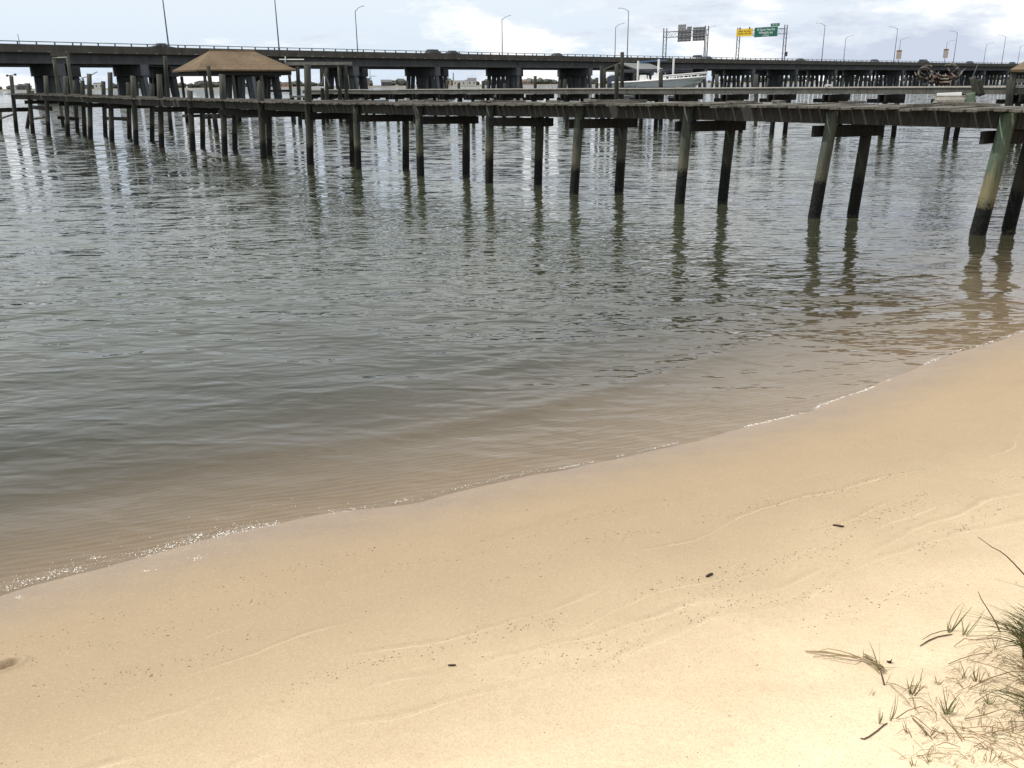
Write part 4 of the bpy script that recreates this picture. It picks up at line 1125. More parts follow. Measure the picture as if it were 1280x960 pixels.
# sign gantries
GREEN = plain('green sign sheeting', (0.0, 0.115, 0.075), 0.45, var=0.04); YEL = plain('yellow sign sheeting', (0.75, 0.50, 0.02), 0.45, var=0.05)
SWHITE = plain('white sign legend', (0.80, 0.82, 0.80), 0.4, var=0.02); SBLACK = plain('black sign legend', (0.03, 0.025, 0.02), 0.5)
SGREY = plain('bare aluminium sign back', (0.30, 0.30, 0.31), 0.5, 0.2, var=0.12); STEEL = plain('galvanised steel', (0.17, 0.175, 0.19), 0.45, 0.4)
def gantry(px_near, px_far, y_near, y_far, label):
    a = arc_px(px_near, 0.1, 9.0); nb_ = bpt(a, 0.1, 9.0); t = btan(a); n = Vector((-t.y, t.x, 0))
    # length so that the far support projects to px_far
    lo, hi = 5.0, 40.0
    for _ in range(40):
        m_ = (lo + hi) / 2
        if project(nb_ + n * m_)[0] > px_far: lo = m_
        else: hi = m_
    span = (lo + hi) / 2; fb = nb_ + n * span
    zt = at_plane(px_near, y_near, nb_).z; zt2 = at_plane(px_far, y_far, fb).z
    g = empty('sign_gantry', nb_, label, 'sign gantry')
    for b, z in ((nb_, zt), (fb, zt)):
        for s in (-0.75, 0.75):
            q = b + t * s
            mb = MB(); mb.tube([q, Vector((q.x, q.y, z))], 0.17, 8); mb.build('post', STEEL, g)
        mb = MB(); k = 9.3; i = 0
        while k < z - 1.2:
            mb.tube([b + t * (0.75 if i % 2 else -0.75) + Vector((0, 0, k - 9)), b + t * (-0.75 if i % 2 else 0.75) + Vector((0, 0, k + 1.2 - 9))], 0.05, 5); k += 1.2; i += 1
        mb.build('post_bracing', STEEL, g)
    zc = zt - 1.9
    for s in (-0.6, 0.6):
        mb = MB()
        for dzz in (-0.8, 0.8): mb.tube([nb_ + t * s + Vector((0, 0, zc + dzz - 9)), fb + t * s + Vector((0, 0, zc + dzz - 9))], 0.085, 6)
        m_ = 12
        for i in range(m_):
            p = nb_.lerp(fb, i / m_) + t * s; q = nb_.lerp(fb, (i + 1) / m_) + t * s
            u, w = (0.8, -0.8) if i % 2 else (-0.8, 0.8)
            mb.tube([p + Vector((0, 0, zc + u - 9)), q + Vector((0, 0, zc + w - 9))], 0.05, 5)
        mb.build('truss', STEEL, g)
    return g, nb_, t, n, span, zt, zc
def gpanel(name, g, nb_, t, n, s0, s1, z0, z1, side, mat):
    p0 = nb_ + n * s0 + t * side; p1 = nb_ + n * s1 + t * side
    mb = MB(); a_ = Vector((p0.x, p0.y, z0)); b_ = Vector((p1.x, p1.y, z0)); c_ = Vector((p1.x, p1.y, z1)); d_ = Vector((p0.x, p0.y, z1))
    mb.prism([a_, b_, c_, d_], t * 0.06); return mb.build(name, mat, g)
def span_at(nb_, n, px):
    lo, hi = -2.0, 40.0
    for _ in range(40):
        m_ = (lo + hi) / 2
        if project(nb_ + n * m_ + Vector((0, 0, 5)))[0] > px: lo = m_
        else: hi = m_
    return (lo + hi) / 2
def z_at(nb_, n, s, px, py):
    return at_plane(px, py, nb_ + n * s).z
# green and yellow signs face the viewer
g2, nb2, t2, n2, sp2, zt2_, zc2 = gantry(979, 921, 31, 35, 'sign gantry with green exit sign and yellow sign over the bridge')
s_a, s_b = span_at(nb2, n2, 973), span_at(nb2, n2, 943.5)
zb = z_at(nb2, n2, (s_a + s_b) / 2, 958, 46.3); ztp = z_at(nb2, n2, (s_a + s_b) / 2, 958, 33.8)
gp = gpanel('green_sign', g2, nb2, t2, n2, s_a, s_b, zb, ztp, -0.95, GREEN)
gpc = nb2 + n2 * ((s_a + s_b) / 2) + t2 * -0.965; w_ = s_b - s_a; hgt = ztp - zb
def glet(txt, zf, size, par, centre=gpc, z0=zb, h=hgt, mat=SWHITE, wf=1.0):
    text_obj('lettering', txt, size, Vector((centre.x, centre.y, z0 + zf * h)), -n2, (0, 0, 1), mat, par, 0, wf, 0.01)
glet('W Ocean View Ave', 0.74, hgt * 0.34, gp, wf=0.80); glet('Willoughby Spit', 0.44, hgt * 0.34, gp, wf=0.80); glet('1/2 MILE', 0.14, hgt * 0.24, gp)
mb = MB()
for (u0, u1, v0, v1) in ((0.01, 0.99, 0.0, 0.02), (0.01, 0.99, 0.98, 1.0), (0.0, 0.012, 0.0, 1.0), (0.988, 1.0, 0.0, 1.0)):
    pa = nb2 + n2 * (s_a + w_ * u0) - t2 * 0.962; pb = nb2 + n2 * (s_a + w_ * u1) - t2 * 0.962
    mb.add([Vector((pa.x, pa.y, zb + hgt * v0)), Vector((pb.x, pb.y, zb + hgt * v0)), Vector((pb.x, pb.y, zb + hgt * v1)), Vector((pa.x, pa.y, zb + hgt * v1))], [(0, 1, 2, 3)])
mb.build('border', SWHITE, gp)
e0, e1_ = span_at(nb2, n2, 974.5), span_at(nb2, n2, 963.5)
zt_b = ztp + 0.05; zt_t = ztp + 0.95
gt = gpanel('exit_tab', g2, nb2, t2, n2, e0, e1_, zt_b, zt_t, -0.95, GREEN)
gtc = nb2 + n2 * ((e0 + e1_) / 2) + t2 * -0.965
glet('EXIT 272', 0.5, 0.62, gt, gtc, zt_b, 0.9, wf=0.85)
y0_, y1_ = span_at(nb2, n2, 941.5), span_at(nb2, n2, 921.5)
yb = z_at(nb2, n2, (y0_ + y1_) / 2, 931, 45.5); yt = z_at(nb2, n2, (y0_ + y1_) / 2, 931, 36.2)
yp = gpanel('yellow_sign', g2, nb2, t2, n2, y0_, y1_, yb, yt, -0.95, YEL)
mb = MB(); wy = y1_ - y0_; hy_ = yt - yb
for row, segs in ((0.66, ((0.14, 0.40), (0.48, 0.60), (0.66, 0.86))), (0.36, ((0.10, 0.44), (0.52, 0.70), (0.76, 0.90)))):
    for (u0, u1) in segs:
        k = u0
        while k < u1:
            pa = nb2 + n2 * (y1_ - wy * k) - t2 * 0.962; pb = nb2 + n2 * (y1_ - wy * min(k + 0.03, u1)) - t2 * 0.962; v0 = row - 0.07; v1 = row + 0.07
            mb.add([Vector((pa.x, pa.y, yb + hy_ * v0)), Vector((pb.x, pb.y, yb + hy_ * v0)), Vector((pb.x, pb.y, yb + hy_ * v1)), Vector((pa.x, pa.y, yb + hy_ * v1))], [(0, 1, 2, 3)]); k += 0.042
mb.build('lettering', SBLACK, yp)
for f in (0.2, 0.8):
    p = nb2 + n2 * (y0_ + wy * f) - t2 * 0.95; mb = MB(); mb.box((p.x, p.y, yt + 0.25), (0.35, 0.35, 0.5)); mb.build('beacon', SBLACK, yp)
p = nb2 - t2 * 0.8; mb = MB(); mb.box((p.x + 1.3, p.y, 10.9), (0.6, 0.5, 1.4)); mb.build('control_box', DARKM, g2)
# signs seen from behind
g1, nb1, t1, n1, sp1, zt1_, zc1 = gantry(881.5, 830, 32, 38, 'sign gantry showing the grey backs of two road signs over the bridge')
for (xa, xb, ya, yb_) in ((863.5, 879, 33.5, 51), (844.8, 861.5, 36.2, 52), (844.8, 854.5, 30.5, 36.4), (856, 861.8, 33, 36.4)):
    s0, s1 = span_at(nb1, n1, xb), span_at(nb1, n1, xa); mid = (s0 + s1) / 2
    z0 = z_at(nb1, n1, mid, (xa + xb) / 2, yb_); z1 = z_at(nb1, n1, mid, (xa + xb) / 2, ya)
    pn = gpanel('sign_panel', g1, nb1, t1, n1, s0, s1, z0, z1, 0.80, SGREY)
    mb = MB(); nz = 5 if z1 - z0 > 2 else 2
    for k in range(nz):
        zz = z0 + (z1 - z0) * (k + 0.5) / nz; pa = nb1 + n1 * s0 + t1 * 0.76; pb = nb1 + n1 * s1 + t1 * 0.76
        mb.beam(Vector((pa.x, pa.y, zz)), Vector((pb.x, pb.y, zz)), 0.07, 0.10)
    mb.build('stiffener', DARKM if nz > 2 else STEEL, pn)
    if nz > 2:
        mb = MB()
        for f in (0.12, 0.4, 0.68, 0.92):
            p = nb1 + n1 * (s0 + (s1 - s0) * f) + t1 * 0.7; mb.beam(Vector((p.x, p.y, z0)), Vector((p.x, p.y, z1)), 0.09, 0.09, (0, 1, 0))
        mb.build('bracket', STEEL, pn)

# vehicles on the bridge
GLASS = plain('dark car glass', (0.02, 0.025, 0.03), 0.12, var=0.05); TYRE = plain('tyre rubber', (0.02, 0.02, 0.02), 0.9); RIM = plain('wheel rim', (0.4, 0.4, 0.42), 0.35, 0.6)
LREAR = plain('lamp lens', (0.35, 0.05, 0.04), 0.3); LFR = plain('headlight lens', (0.6, 0.6, 0.58), 0.2)
def car(kind, col, label):
    root = empty('parked_car' if False else 'car', (0, 0, 0), label, 'car', 'cars driving on the bridge')
    paint = plain('car paint ' + label[:18], col, 0.3, var=0.04)
    if kind == 'sedan': prof = [(-2.25, 0.35), (2.25, 0.35), (2.28, 0.62), (2.1, 0.82), (1.1, 0.95), (-1.5, 1.0), (-2.2, 0.95), (-2.3, 0.6)]; cab = [(1.15, 0.94), (0.35, 1.42), (-0.85, 1.45), (-1.75, 0.99)]; w = 0.88
    elif kind == 'suv': prof = [(-2.3, 0.4), (2.3, 0.4), (2.32, 0.75), (2.15, 1.0), (1.1, 1.12), (-2.25, 1.15), (-2.35, 0.7)]; cab = [(1.2, 1.1), (0.5, 1.75), (-1.7, 1.78), (-2.22, 1.14)]; w = 0.93
    else: prof = [(-2.8, 0.5), (2.8, 0.5), (2.82, 0.9), (2.6, 1.15), (1.5, 1.25), (-2.75, 1.22), (-2.82, 0.8)]; cab = [(1.5, 1.24), (0.9, 1.9), (-2.5, 1.95), (-2.7, 1.21)]; w = 1.0
    mb = MB(); mb.prism([Vector((x, -w, z)) for x, z in prof], (0, 2 * w, 0)); mb.build('body', paint, root)
    def cabin(s0, s1, grow):
        lo = [Vector((x, 0, z)) for x, z in cab]
        vs = []
        for sd in (-1, 1):
            for i, v in enumerate(lo):
                ww = (w - 0.05) if i in (0, 3) else (w - 0.20)
                vs.append(Vector((v.x, sd * ww, v.z)))
        return vs, [(0, 1, 2, 3), (7, 6, 5, 4), (0, 4, 5, 1), (1, 5, 6, 2), (2, 6, 7, 3), (3, 7, 4, 0)]
    vs, fs = cabin(0, 0, 0); mb = MB(); mb.add(vs, fs); cb = mb.build('window', GLASS, root)
    mb = MB(); a1, a2 = cab[1], cab[2]; mb.box(((a1[0] + a2[0]) / 2, 0, (a1[1] + a2[1]) / 2 + 0.025), (abs(a1[0] - a2[0]) + 0.1, 2 * (w - 0.18), 0.06)); mb.build('roof', paint, root)
    for x in (-1.45, 1.45):
        for sd in (-1, 1):
            mb = MB(); mb.tube([(x, sd * (w - 0.2), 0.33), (x, sd * (w + 0.01), 0.33)], 0.33, 14); wh = mb.build('wheel', TYRE, root)
            mb = MB(); mb.tube([(x, sd * (w + 0.0), 0.33), (x, sd * (w + 0.025), 0.33)], 0.2, 10); mb.build('rim', RIM, wh)
    for sd in (-1, 1):
        mb = MB(); mb.box((2.24, sd * (w - 0.22), prof[2][1] + 0.04), (0.14, 0.3, 0.14)); mb.build('headlight', LFR, root)
        mb = MB(); mb.box((-2.28 if kind != 'truck' else -2.8, sd * (w - 0.2), prof[-1][1] + 0.12), (0.1, 0.25, 0.16)); mb.build('tail_light', LREAR, root)
    return root
cars = [('sedan', (0.03, 0.035, 0.04), 203, 2.3, 'dark sedan on the bridge beside the tall left lamp post'),
        ('suv', (0.05, 0.055, 0.06), 543, 6.0, 'left one of two dark cars close together on the bridge'),
        ('sedan', (0.03, 0.035, 0.05), 566, 2.3, 'right one of two dark cars close together on the bridge'),
        ('sedan', (0.12, 0.125, 0.13), 697, 2.3, 'low grey car on the bridge above the pink houses gap'),
        ('suv', (0.5, 0.5, 0.5), 873.5, 2.3, 'pale van like car on the bridge under the grey sign backs'),
        ('sedan', (0.06, 0.06, 0.07), 885, 2.3, 'dark car following the pale one under the grey sign backs'),
        ('sedan', (0.08, 0.085, 0.09), 1001, 2.3, 'low dark car between the green sign and the next lamp post'),
        ('suv', (0.22, 0.23, 0.24), 1094, 6.0, 'silver car on the bridge between two lamp posts'),
        ('truck', (0.035, 0.037, 0.04), 1155, 2.3, 'large dark pickup on the bridge between the two banners'),
        ('suv', (0.13, 0.13, 0.13), 1213, 6.0, 'grey car on the bridge right of the driftwood heap'),
        ('suv', (0.05, 0.05, 0.05), 1266, 6.0, 'dark car on the bridge near the right edge')]
for kind, col, px, off, lab in cars:
    c = car(kind, col, lab); a = arc_px(px, off, 9.5); p = bpt(a, off, 8.272); t = btan(a)
    c.location = p; c.rotation_euler = (0, 0, math.atan2(t.y, t.x))

# ------------------------------------------------------------------ far shore
D_FS = 1150.0
mb = MB(); pts = []
for px in range(-700, 2001, 20):
    a = at_z(px, hor(px) + 2.1, 0); d = math.hypot(a.x, a.y); pts.append(a)
vs = []; fs = []
for i, a in enumerate(pts):
    out = Vector((a.x, a.y, 0)).normalized()
    for k, (dd, z) in enumerate(((0, -0.6), (4, 0.5), (30, 1.6 + mnoise.noise(a * 0.01) * 0.8), (220, 2.6), (700, 3.0))):
        vs.append(a + out * dd + Vector((0, 0, z)))
for i in range(len(pts) - 1):
    for k in range(4): fs.append((i * 5 + k, i * 5 + k + 1, (i + 1) * 5 + k + 1, (i + 1) * 5 + k))
mb.add(vs, fs); fsh = mb.build('far_shore', plain('far shore ground', (0.16, 0.15, 0.12), 0.95, var=0.3, scale=0.03)); tag(fsh, 'low far shore on the horizon beyond the bridge', 'shore', kind='structure')
def FS(px, z=0.0, back=25.0):
    a = at_z(px, hor(px) + 2.1, 0); o_ = Vector((a.x, a.y, 0)).normalized(); return a + o_ * back + Vector((0, 0, z))
# treeline: one far mass
FOL = plain('haze greyed foliage', (0.075, 0.082, 0.064), 0.95, var=0.4, scale=0.12)  # grey of distance haze is mixed into the leaf colour
bm = bmesh.new(); ico = bmesh.new(); bmesh.ops.create_icosphere(ico, subdivisions=2, radius=1.0)
iv = [v.co.copy() for v in ico.verts]; ifc = [tuple(v.index for v in f.verts) for f in ico.faces]; ico.free()
mb = MB()
for i in range(420):
    px = rnd.uniform(-500, 1800); c = FS(px, 0, rnd.uniform(40, 160)); s = rnd.uniform(2.6, 5.2) * (1.25 if 470 < px < 560 else 1.0) * (0.6 + 0.8 * (mnoise.noise(Vector((px * 0.013, 3, 0))) + 0.5))
    c.z = 2.0 + s * 0.7; sd = rnd.random() * 50
    vs = [c + Vector((v.x * s * 1.5, v.y * s * 1.5, v.z * s)) * (0.85 + 0.5 * mnoise.noise(v * 2.1 + Vector((sd, 0, 0)))) for v in iv]
    mb.add(vs, ifc)
bm.free()
o = mb.build('treeline', FOL); tag(o, 'hazy dark green line of trees along the far shore', 'trees', kind='stuff')
def building(px, w, h, d, mat, roofm, label, kind='flat', nwin=6, back=30):
    c = FS(px, 0, back); out = Vector((c.x, c.y, 0)).normalized(); sd = Vector((out.y, -out.x, 0))
    b = empty('building', (c.x, c.y, 1.2), label, 'building')
    def P(x, y, z): return Vector((c.x, c.y, 1.0)) + sd * x + out * y + Vector((0, 0, z))
    mb = MB(); mb.prism([P(-w / 2, 0, 0), P(w / 2, 0, 0), P(w / 2, d, 0), P(-w / 2, d, 0)], (0, 0, h)); mb.build('wall', mat, b)
    mb = MB()
    if kind == 'flat': mb.prism([P(-w / 2 - .3, -.3, h), P(w / 2 + .3, -.3, h), P(w / 2 + .3, d + .3, h), P(-w / 2 - .3, d + .3, h)], (0, 0, 0.7))
    else:
        mb.prism([P(-w / 2 - .5, -.6, h), P(-w / 2 - .5, d + .6, h), P(-w / 2 - .5, d / 2, h + d * 0.32)], sd * (w + 1))
    mb.build('roof', roofm, b)
    for k in range(nwin):
        x = -w / 2 + w * (k + 0.5) / nwin
        mb = MB(); mb.prism([P(x - .8, -0.06, h * 0.35), P(x + .8, -0.06, h * 0.35), P(x + .8, -0.06, h * 0.72), P(x - .8, -0.06, h * 0.72)], out * 0.1); mb.build('window', GLASS, b)
    return b
TAN = plain('tan block', (0.42, 0.36, 0.27), 0.9, var=0.08); PNK = plain('pinkish brick', (0.40, 0.28, 0.22), 0.9, var=0.1); BRK = plain('brown brick', (0.26, 0.20, 0.17), 0.9, var=0.1)
WHT = plain('white siding', (0.62, 0.61, 0.58), 0.8, var=0.05); RGR = plain('grey roofing', (0.12, 0.12, 0.125), 0.9); RRD = plain('red brown roofing', (0.22, 0.10, 0.07), 0.9); DKB = plain('dark slate block', (0.10, 0.105, 0.115), 0.9)
for args in [(449, 26, 7.5, 14, BRK, RGR, 'brick hall on the far shore right of the lift frame', 'gable', 3), (459, 8, 10, 9, BRK, RGR, 'narrow taller brick block beside the brick hall on the far shore', 'flat', 1),
             (551, 17, 10.5, 14, TAN, TAN, 'tan block like building on the far shore below the stacks', 'flat', 2), (561, 7, 9, 10, TAN, RGR, 'narrow tan building touching the tan block', 'flat', 1),
             (577, 24, 6.5, 12, WHT, WHT, 'long white shed on the far shore right of the tan block', 'flat', 4), (590, 12, 7.2, 10, WHT, RGR, 'white house at the right end of the white shed', 'gable', 2),
             (653, 9, 4.8, 9, PNK, RRD, 'pink house with red roof at the left of the narrow gap', 'gable', 2), (659.5, 8, 5.2, 9, PNK, RGR, 'pink house with grey roof in the narrow gap', 'gable', 2),
             (30, 16, 5.0, 12, DKB, RGR, 'dark low shed on the far shore near the left edge', 'flat', 3), (22, 6, 4.2, 8, WHT, RGR, 'small white cabin on the far shore near the left edge', 'gable', 1),
             (104, 30, 5.6, 14, DKB, RGR, 'long dark shed on the far shore behind the pale crane', 'flat', 5), (124, 12, 8.0, 10, WHT, RGR, 'pale tall block on the far shore right of the pale crane', 'flat', 2),
             (186, 20, 5.5, 12, DKB, RGR, 'dark shed on the far shore left of the brown boathouse', 'flat', 3), (183, 5, 14, 6, DKB, RGR, 'hazy blue tower block far away left of the brown boathouse', 'flat', 1, 400),
             (355, 24, 6.0, 12, PNK, RGR, 'pinkish building seen through the posts right of the brown boathouse', 'flat', 4), (726, 14, 8.0, 12, WHT, RGR, 'white building seen between bridge piles left of the grey boathouse', 'flat', 2),
             (483, 14, 6.0, 10, DKB, RGR, 'dark building left of the widest bridge pier on the far shore', 'gable', 2)]:
    building(*args)
FADE = plain('haze paled steel', (0.26, 0.30, 0.34), 0.8, var=0.05)  # pale blue of the hazy distance is put into the steel colour
for px, ty in ((550.5, 90.8), (555.5, 91.2), (560.2, 90.8), (567, 90.8)):
    b = FS(px, 2.0, 420); top = at_plane(px, ty, b)
    o = MB().tube([b, Vector((b.x, b.y, top.z))], [1.5, 1.0], 10).build('smokestack', FADE)
    tag(o, {550.5: 'leftmost of the four thin distant smokestacks above the tan block', 555.5: 'second from left of the four thin distant smokestacks', 560.2: 'third from left of the four thin distant smokestacks', 567: 'rightmost of the four thin distant smokestacks'}[px], 'smokestack', 'smokestacks on the far shore')
def harbour_crane(px, label, parts, mat):
    b = FS(px, 1.5, 60); g = empty('crane', b, label, 'crane')
    for name, pl, r in parts:
        mb = MB()
        for (x0, y0, x1, y1) in pl: mb.tube([at_plane(x0, y0, b), at_plane(x1, y1, b)], r, 6)
        mb.build(name, mat, g)
    return g
harbour_crane(463, 'thin distant crane with a tall mast above the brick hall roofs', [('mast', [(462.5, 87, 462.5, 101)], 0.45), ('jib', [(462.5, 95.3, 470.5, 95.0), (457.5, 98.3, 464.5, 97.7)], 0.4), ('frame', [(460.5, 101.5, 462, 97), (464.5, 101.5, 463.5, 97)], 0.4)], FADE)
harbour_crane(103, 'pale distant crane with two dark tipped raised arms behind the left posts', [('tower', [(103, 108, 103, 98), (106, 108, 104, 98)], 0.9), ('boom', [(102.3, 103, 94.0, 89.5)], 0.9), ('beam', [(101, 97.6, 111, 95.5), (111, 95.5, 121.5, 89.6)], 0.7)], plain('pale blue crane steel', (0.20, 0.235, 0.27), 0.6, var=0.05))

# ------------------------------------------------------------------ things lying on the sand
STRAW = plain('dry straw', (0.30, 0.215, 0.115), 0.85, var=0.3, scale=25); TWIG = plain('dark twig', (0.075, 0.045, 0.028), 0.9, var=0.35, scale=30)
BLACKISH = plain('charred stick', (0.035, 0.022, 0.014), 0.9, var=0.3, scale=40)
GGREEN = plain('green grass blade', (0.135, 0.148, 0.055), 0.7, var=0.35, scale=14); GOLIVE = plain('olive grass blade', (0.215, 0.180, 0.085), 0.8, var=0.35, scale=14)
GDARK = plain('deep green grass blade', (0.065, 0.095, 0.032), 0.7, var=0.35, scale=14)
UPZ = Vector((0, 0, 1))
def on_sand(px, py, lift=0.004):
    p = ground(px, py); p.z += lift; return p
def stick(name, pts, r, mat, label, cat='twig', lift=0.004):
    mb = MB(); P = [on_sand(x, y, lift) for x, y in pts]
    n = len(P); mb.tube(P, [r * (1.0 if 0 < i < n - 1 else 0.7) for i in range(n)], 7, True, 0.35)
    o = mb.build(name, mat); tag(o, label, cat); return o
stick('twig', [(1041, 657), (1046, 657.6), (1050, 658.6), (1055, 659)], 0.0055, BLACKISH, 'dark stick lying alone on the damp sand farthest up the beach', 'stick')
stick('twig', [(883, 721.5), (887, 719.5), (890.5, 718)], 0.0065, BLACKISH, 'short black stub of wood on the middle of the sand', 'stick')
stick('twig', [(560, 832.4), (565, 832.6), (570, 832.3)], 0.0035, BLACKISH, 'tiny dark stick low in the middle of the beach', 'stick')
stick('twig', [(1075, 924), (1080, 925), (1086, 922), (1096, 915), (1104, 908), (1109, 905)], 0.0020, TWIG, 'curved brown twig on the sand below the straw bundle', 'stick')
stick('twig', [(1150, 808.5), (1160, 802), (1172, 797), (1183, 795), (1190, 794)], 0.0021, TWIG, 'arched brown shadow streak of the stem left of the big grass tuft', 'stick')  # the raised stem's shadow, modelled as a dark tube on the sand
stick('twig', [(1152, 805.5), (1164, 798.5), (1176, 795), (1189, 793)], 0.0015, TWIG, 'thinner arched stem raised over its brown shadow streak left of the big grass tuft', 'stick', 0.02)

def blade(mb, base, tip, w, bend=0.15, n=7, side=None):
    base = Vector(base); tip = Vector(tip); d = tip - base; Lb = d.length
    sd = side if side is not None else Vector((rnd.uniform(-1, 1), rnd.uniform(-1, 1), 0.5)).normalized()
    pts = []
    for i in range(n):
        t = i / (n - 1); pts.append(base + d * t + sd * (bend * Lb * math.sin(t * math.pi)))
    mb.ribbon(pts, w, Vector((rnd.uniform(-1, 1), rnd.uniform(-1, 1), 0.3)).normalized())
def up_tip(base_px, tip_px):
    b = ground(*base_px); return b - Vector((0, 0, 0.01)), at_plane(tip_px[0], tip_px[1], b)

# straw bundle with its own long blades
sbp = ground(1090, 836)
sb = empty('straw_bundle', sbp, 'bundle of dry straw with long thin blades lying on the pale sand', 'straw')
mb = MB()
for i in range(15):
    a = on_sand(1078 + rnd.uniform(-3, 4), 824 + rnd.uniform(-4, 4), rnd.uniform(0.002, 0.022)); b = on_sand(1106 + rnd.uniform(-9, 5), 840 + rnd.uniform(-4, 4), rnd.uniform(0.002, 0.014))
    mb.cur = rnd.randrange(3); mb.tube([a, a.lerp(b, 0.5) + Vector((0, 0, rnd.uniform(0, 0.012))), b], rnd.uniform(0.0008, 0.0018), 5)
mb.build('stalks', [STRAW, TWIG, GOLIVE], sb)
mb = MB()
for pl in ([(1006, 815), (1030, 819), (1055, 824), (1076, 827)], [(1007, 816), (1035, 821), (1075, 826.5)], [(1016, 822), (1045, 824), (1076, 827)]):
    P = [on_sand(x, y, 0.005 + 0.012 * math.sin(i)) for i, (x, y) in enumerate(pl)]; mb.tube(P, [0.0012, 0.0020, 0.0018, 0.0014][:len(P)], 5)
P = [on_sand(1076, 826, 0.01)] + [at_plane(x, y, sbp) for x, y in ((1062, 817), (1050, 813.5), (1036, 811), (1028, 812), (1022, 815))]; mb.tube(P, [0.002, 0.002, 0.0018, 0.0016, 0.0012, 0.0008], 5)
mb.build('trailing_blade', STRAW, sb)
for (b_, t_) in (((1099, 838), (1098, 790)), ((1099, 838), (1086, 801)), ((1100, 835), (1118, 809)), ((1079, 822), (1080, 810)), ((1106, 856), (1118, 836))):
    mb = MB(); a, t = up_tip(b_, t_); blade(mb, a, t, 0.0042, 0.05)
    mb.build('upright_blade', GOLIVE, sb)
mb = MB(); mb.tube([on_sand(1099, 838, 0.01), on_sand(1101, 846, 0.012), on_sand(1105, 857, 0.004)], [0.0015, 0.002, 0.0026], 6); mb.build('stem', TWIG, sb)
# dead leaf
lf_ = on_sand(1112, 829, 0.02); mb = MB()
lv = [(1109.5, 833), (1109, 828), (1112, 825.5), (1115.5, 823.5), (1115, 828), (1114, 831.5), (1118, 835), (1111, 836)]
mb.prism([at_plane(x, y, lf_) + Vector((0, 0.006 * math.sin(i * 2.1), 0)) for i, (x, y) in enumerate(lv)], Vector((0.001, 0.003, 0.0005)))
o = mb.build('dead_leaf', BLACKISH); tag(o, 'curled dark brown dead leaf beside the straw bundle', 'leaf')

# long bare stalks
def stalk(pxs, r, label, z0=0.0, rise=0.12):
    b = ground(*pxs[-1]); mb = MB(); P = []
    for i, (x, y) in enumerate(pxs):
        P.append(at_plane(x, y, b))
    n = len(P); mb.tube(P, [r * (0.35 + 0.65 * i / (n - 1)) for i in range(n)], 6)
    o = mb.build('grass_stalk', TWIG); tag(o, label, 'grass stalk'); return o
stalk([(1222, 671), (1232, 678), (1240, 684), (1250, 689), (1258, 695), (1268, 705), (1281, 719), (1300, 742)], 0.0032, 'long bare stalk arching in from the right edge over the sand')
stalk([(1223, 740), (1226, 748), (1233, 759), (1240, 770), (1245, 779), (1250, 790)], 0.0028, 'short bare stalk slanting just left of the big grass tuft')

# small sprigs of beach grass, one by one: (base, [tips])
sprigs = [
    ((1186, 790), [(1204, 753), (1189, 778), (1216, 757), (1184, 777)], 0, 'green sprig at the end of the arched brown stem'),
    ((1205, 794), [(1229, 759), (1213, 776), (1200, 770)], 0, 'thin green sprig between the arched stem and the big tuft'),
    ((1184, 893), [(1172, 868), (1178, 856), (1187, 862), (1198, 872), (1205, 862), (1192, 880), (1176, 876)], 0, 'fullest little green sprig among the sparse grass'),
    ((1140, 868), [(1133, 846), (1148, 850), (1153, 845), (1144, 842), (1137, 860), (1156, 856)], 1, 'dense little olive sprig right of the straw bundle stem'),
    ((1172, 855), [(1168, 842), (1176, 846), (1181, 850), (1164, 850)], 1, 'low olive sprig above the fullest green sprig'),
    ((1222, 852), [(1220, 828), (1224, 830), (1216, 836), (1232, 838), (1212, 842), (1236, 846)], 1, 'upright olive sprig left of the deep green tuft base'),
    ((1204, 848), [(1201, 828), (1208, 838), (1196, 842)], 1, 'small olive sprig left of the upright one'),
    ((1099, 905), [(1100, 884), (1103, 890)], 0, 'single green shoot just above the curved brown twig'),
    ((1112, 900), [(1118, 872), (1120, 866)], 1, 'thin tall shoot right of the single green one'),
    ((1134, 915), [(1132, 893), (1137, 918), (1129, 898)], 1, 'narrow bent sprig in the middle of the sparse grass'),
    ((1089, 868), [(1091, 858), (1086, 866), (1093, 863)], 1, 'tiny dark sprig left of the straw bundle stem'),
    ((1162, 921), [(1150, 902), (1141, 896), (1176, 906), (1180, 912)], 1, 'spreading olive sprig near the bottom of the sand'),
    ((1142, 958), [(1139, 945), (1137, 948), (1146, 950)], 1, 'small dark sprig touching the bottom edge of the view'),
    ((1190, 956), [(1196, 950), (1201, 953), (1186, 951)], 1, 'little sprig at the bottom edge right of the dark one'),
    ((1160, 952), [(1158, 946), (1163, 948), (1166, 949)], 0, 'pair of tiny green shoots at the bottom edge'),
    ((1238, 880), [(1226, 868), (1232, 862), (1246, 866), (1252, 872)], 0, 'green sprig in front of the lower right tuft'),
    ((1244, 812), [(1236, 790), (1228, 800), (1250, 788), (1222, 806)], 1, 'olive sprig just left of the big tuft base')]
for (b_, tips, kind, lab) in sprigs:
    g = empty('grass_sprig', ground(*b_), lab + '', 'grass sprig', 'sparse sprigs of beach grass')
    mb = MB()
    for (tx, ty) in tips:
        for rep in range(2):
            bb = (b_[0] + rnd.uniform(-2, 2), b_[1] + rnd.uniform(-1.5, 1.5)); a, t = up_tip(bb, (tx + rnd.uniform(-3, 3) * rep, ty + rnd.uniform(-1, 4) * rep))
            blade(mb, a, t, 0.0034 if rep == 0 else 0.0024, rnd.uniform(-0.12, 0.12))
    mb.build('blades', GGREEN if kind == 0 else GOLIVE, g)
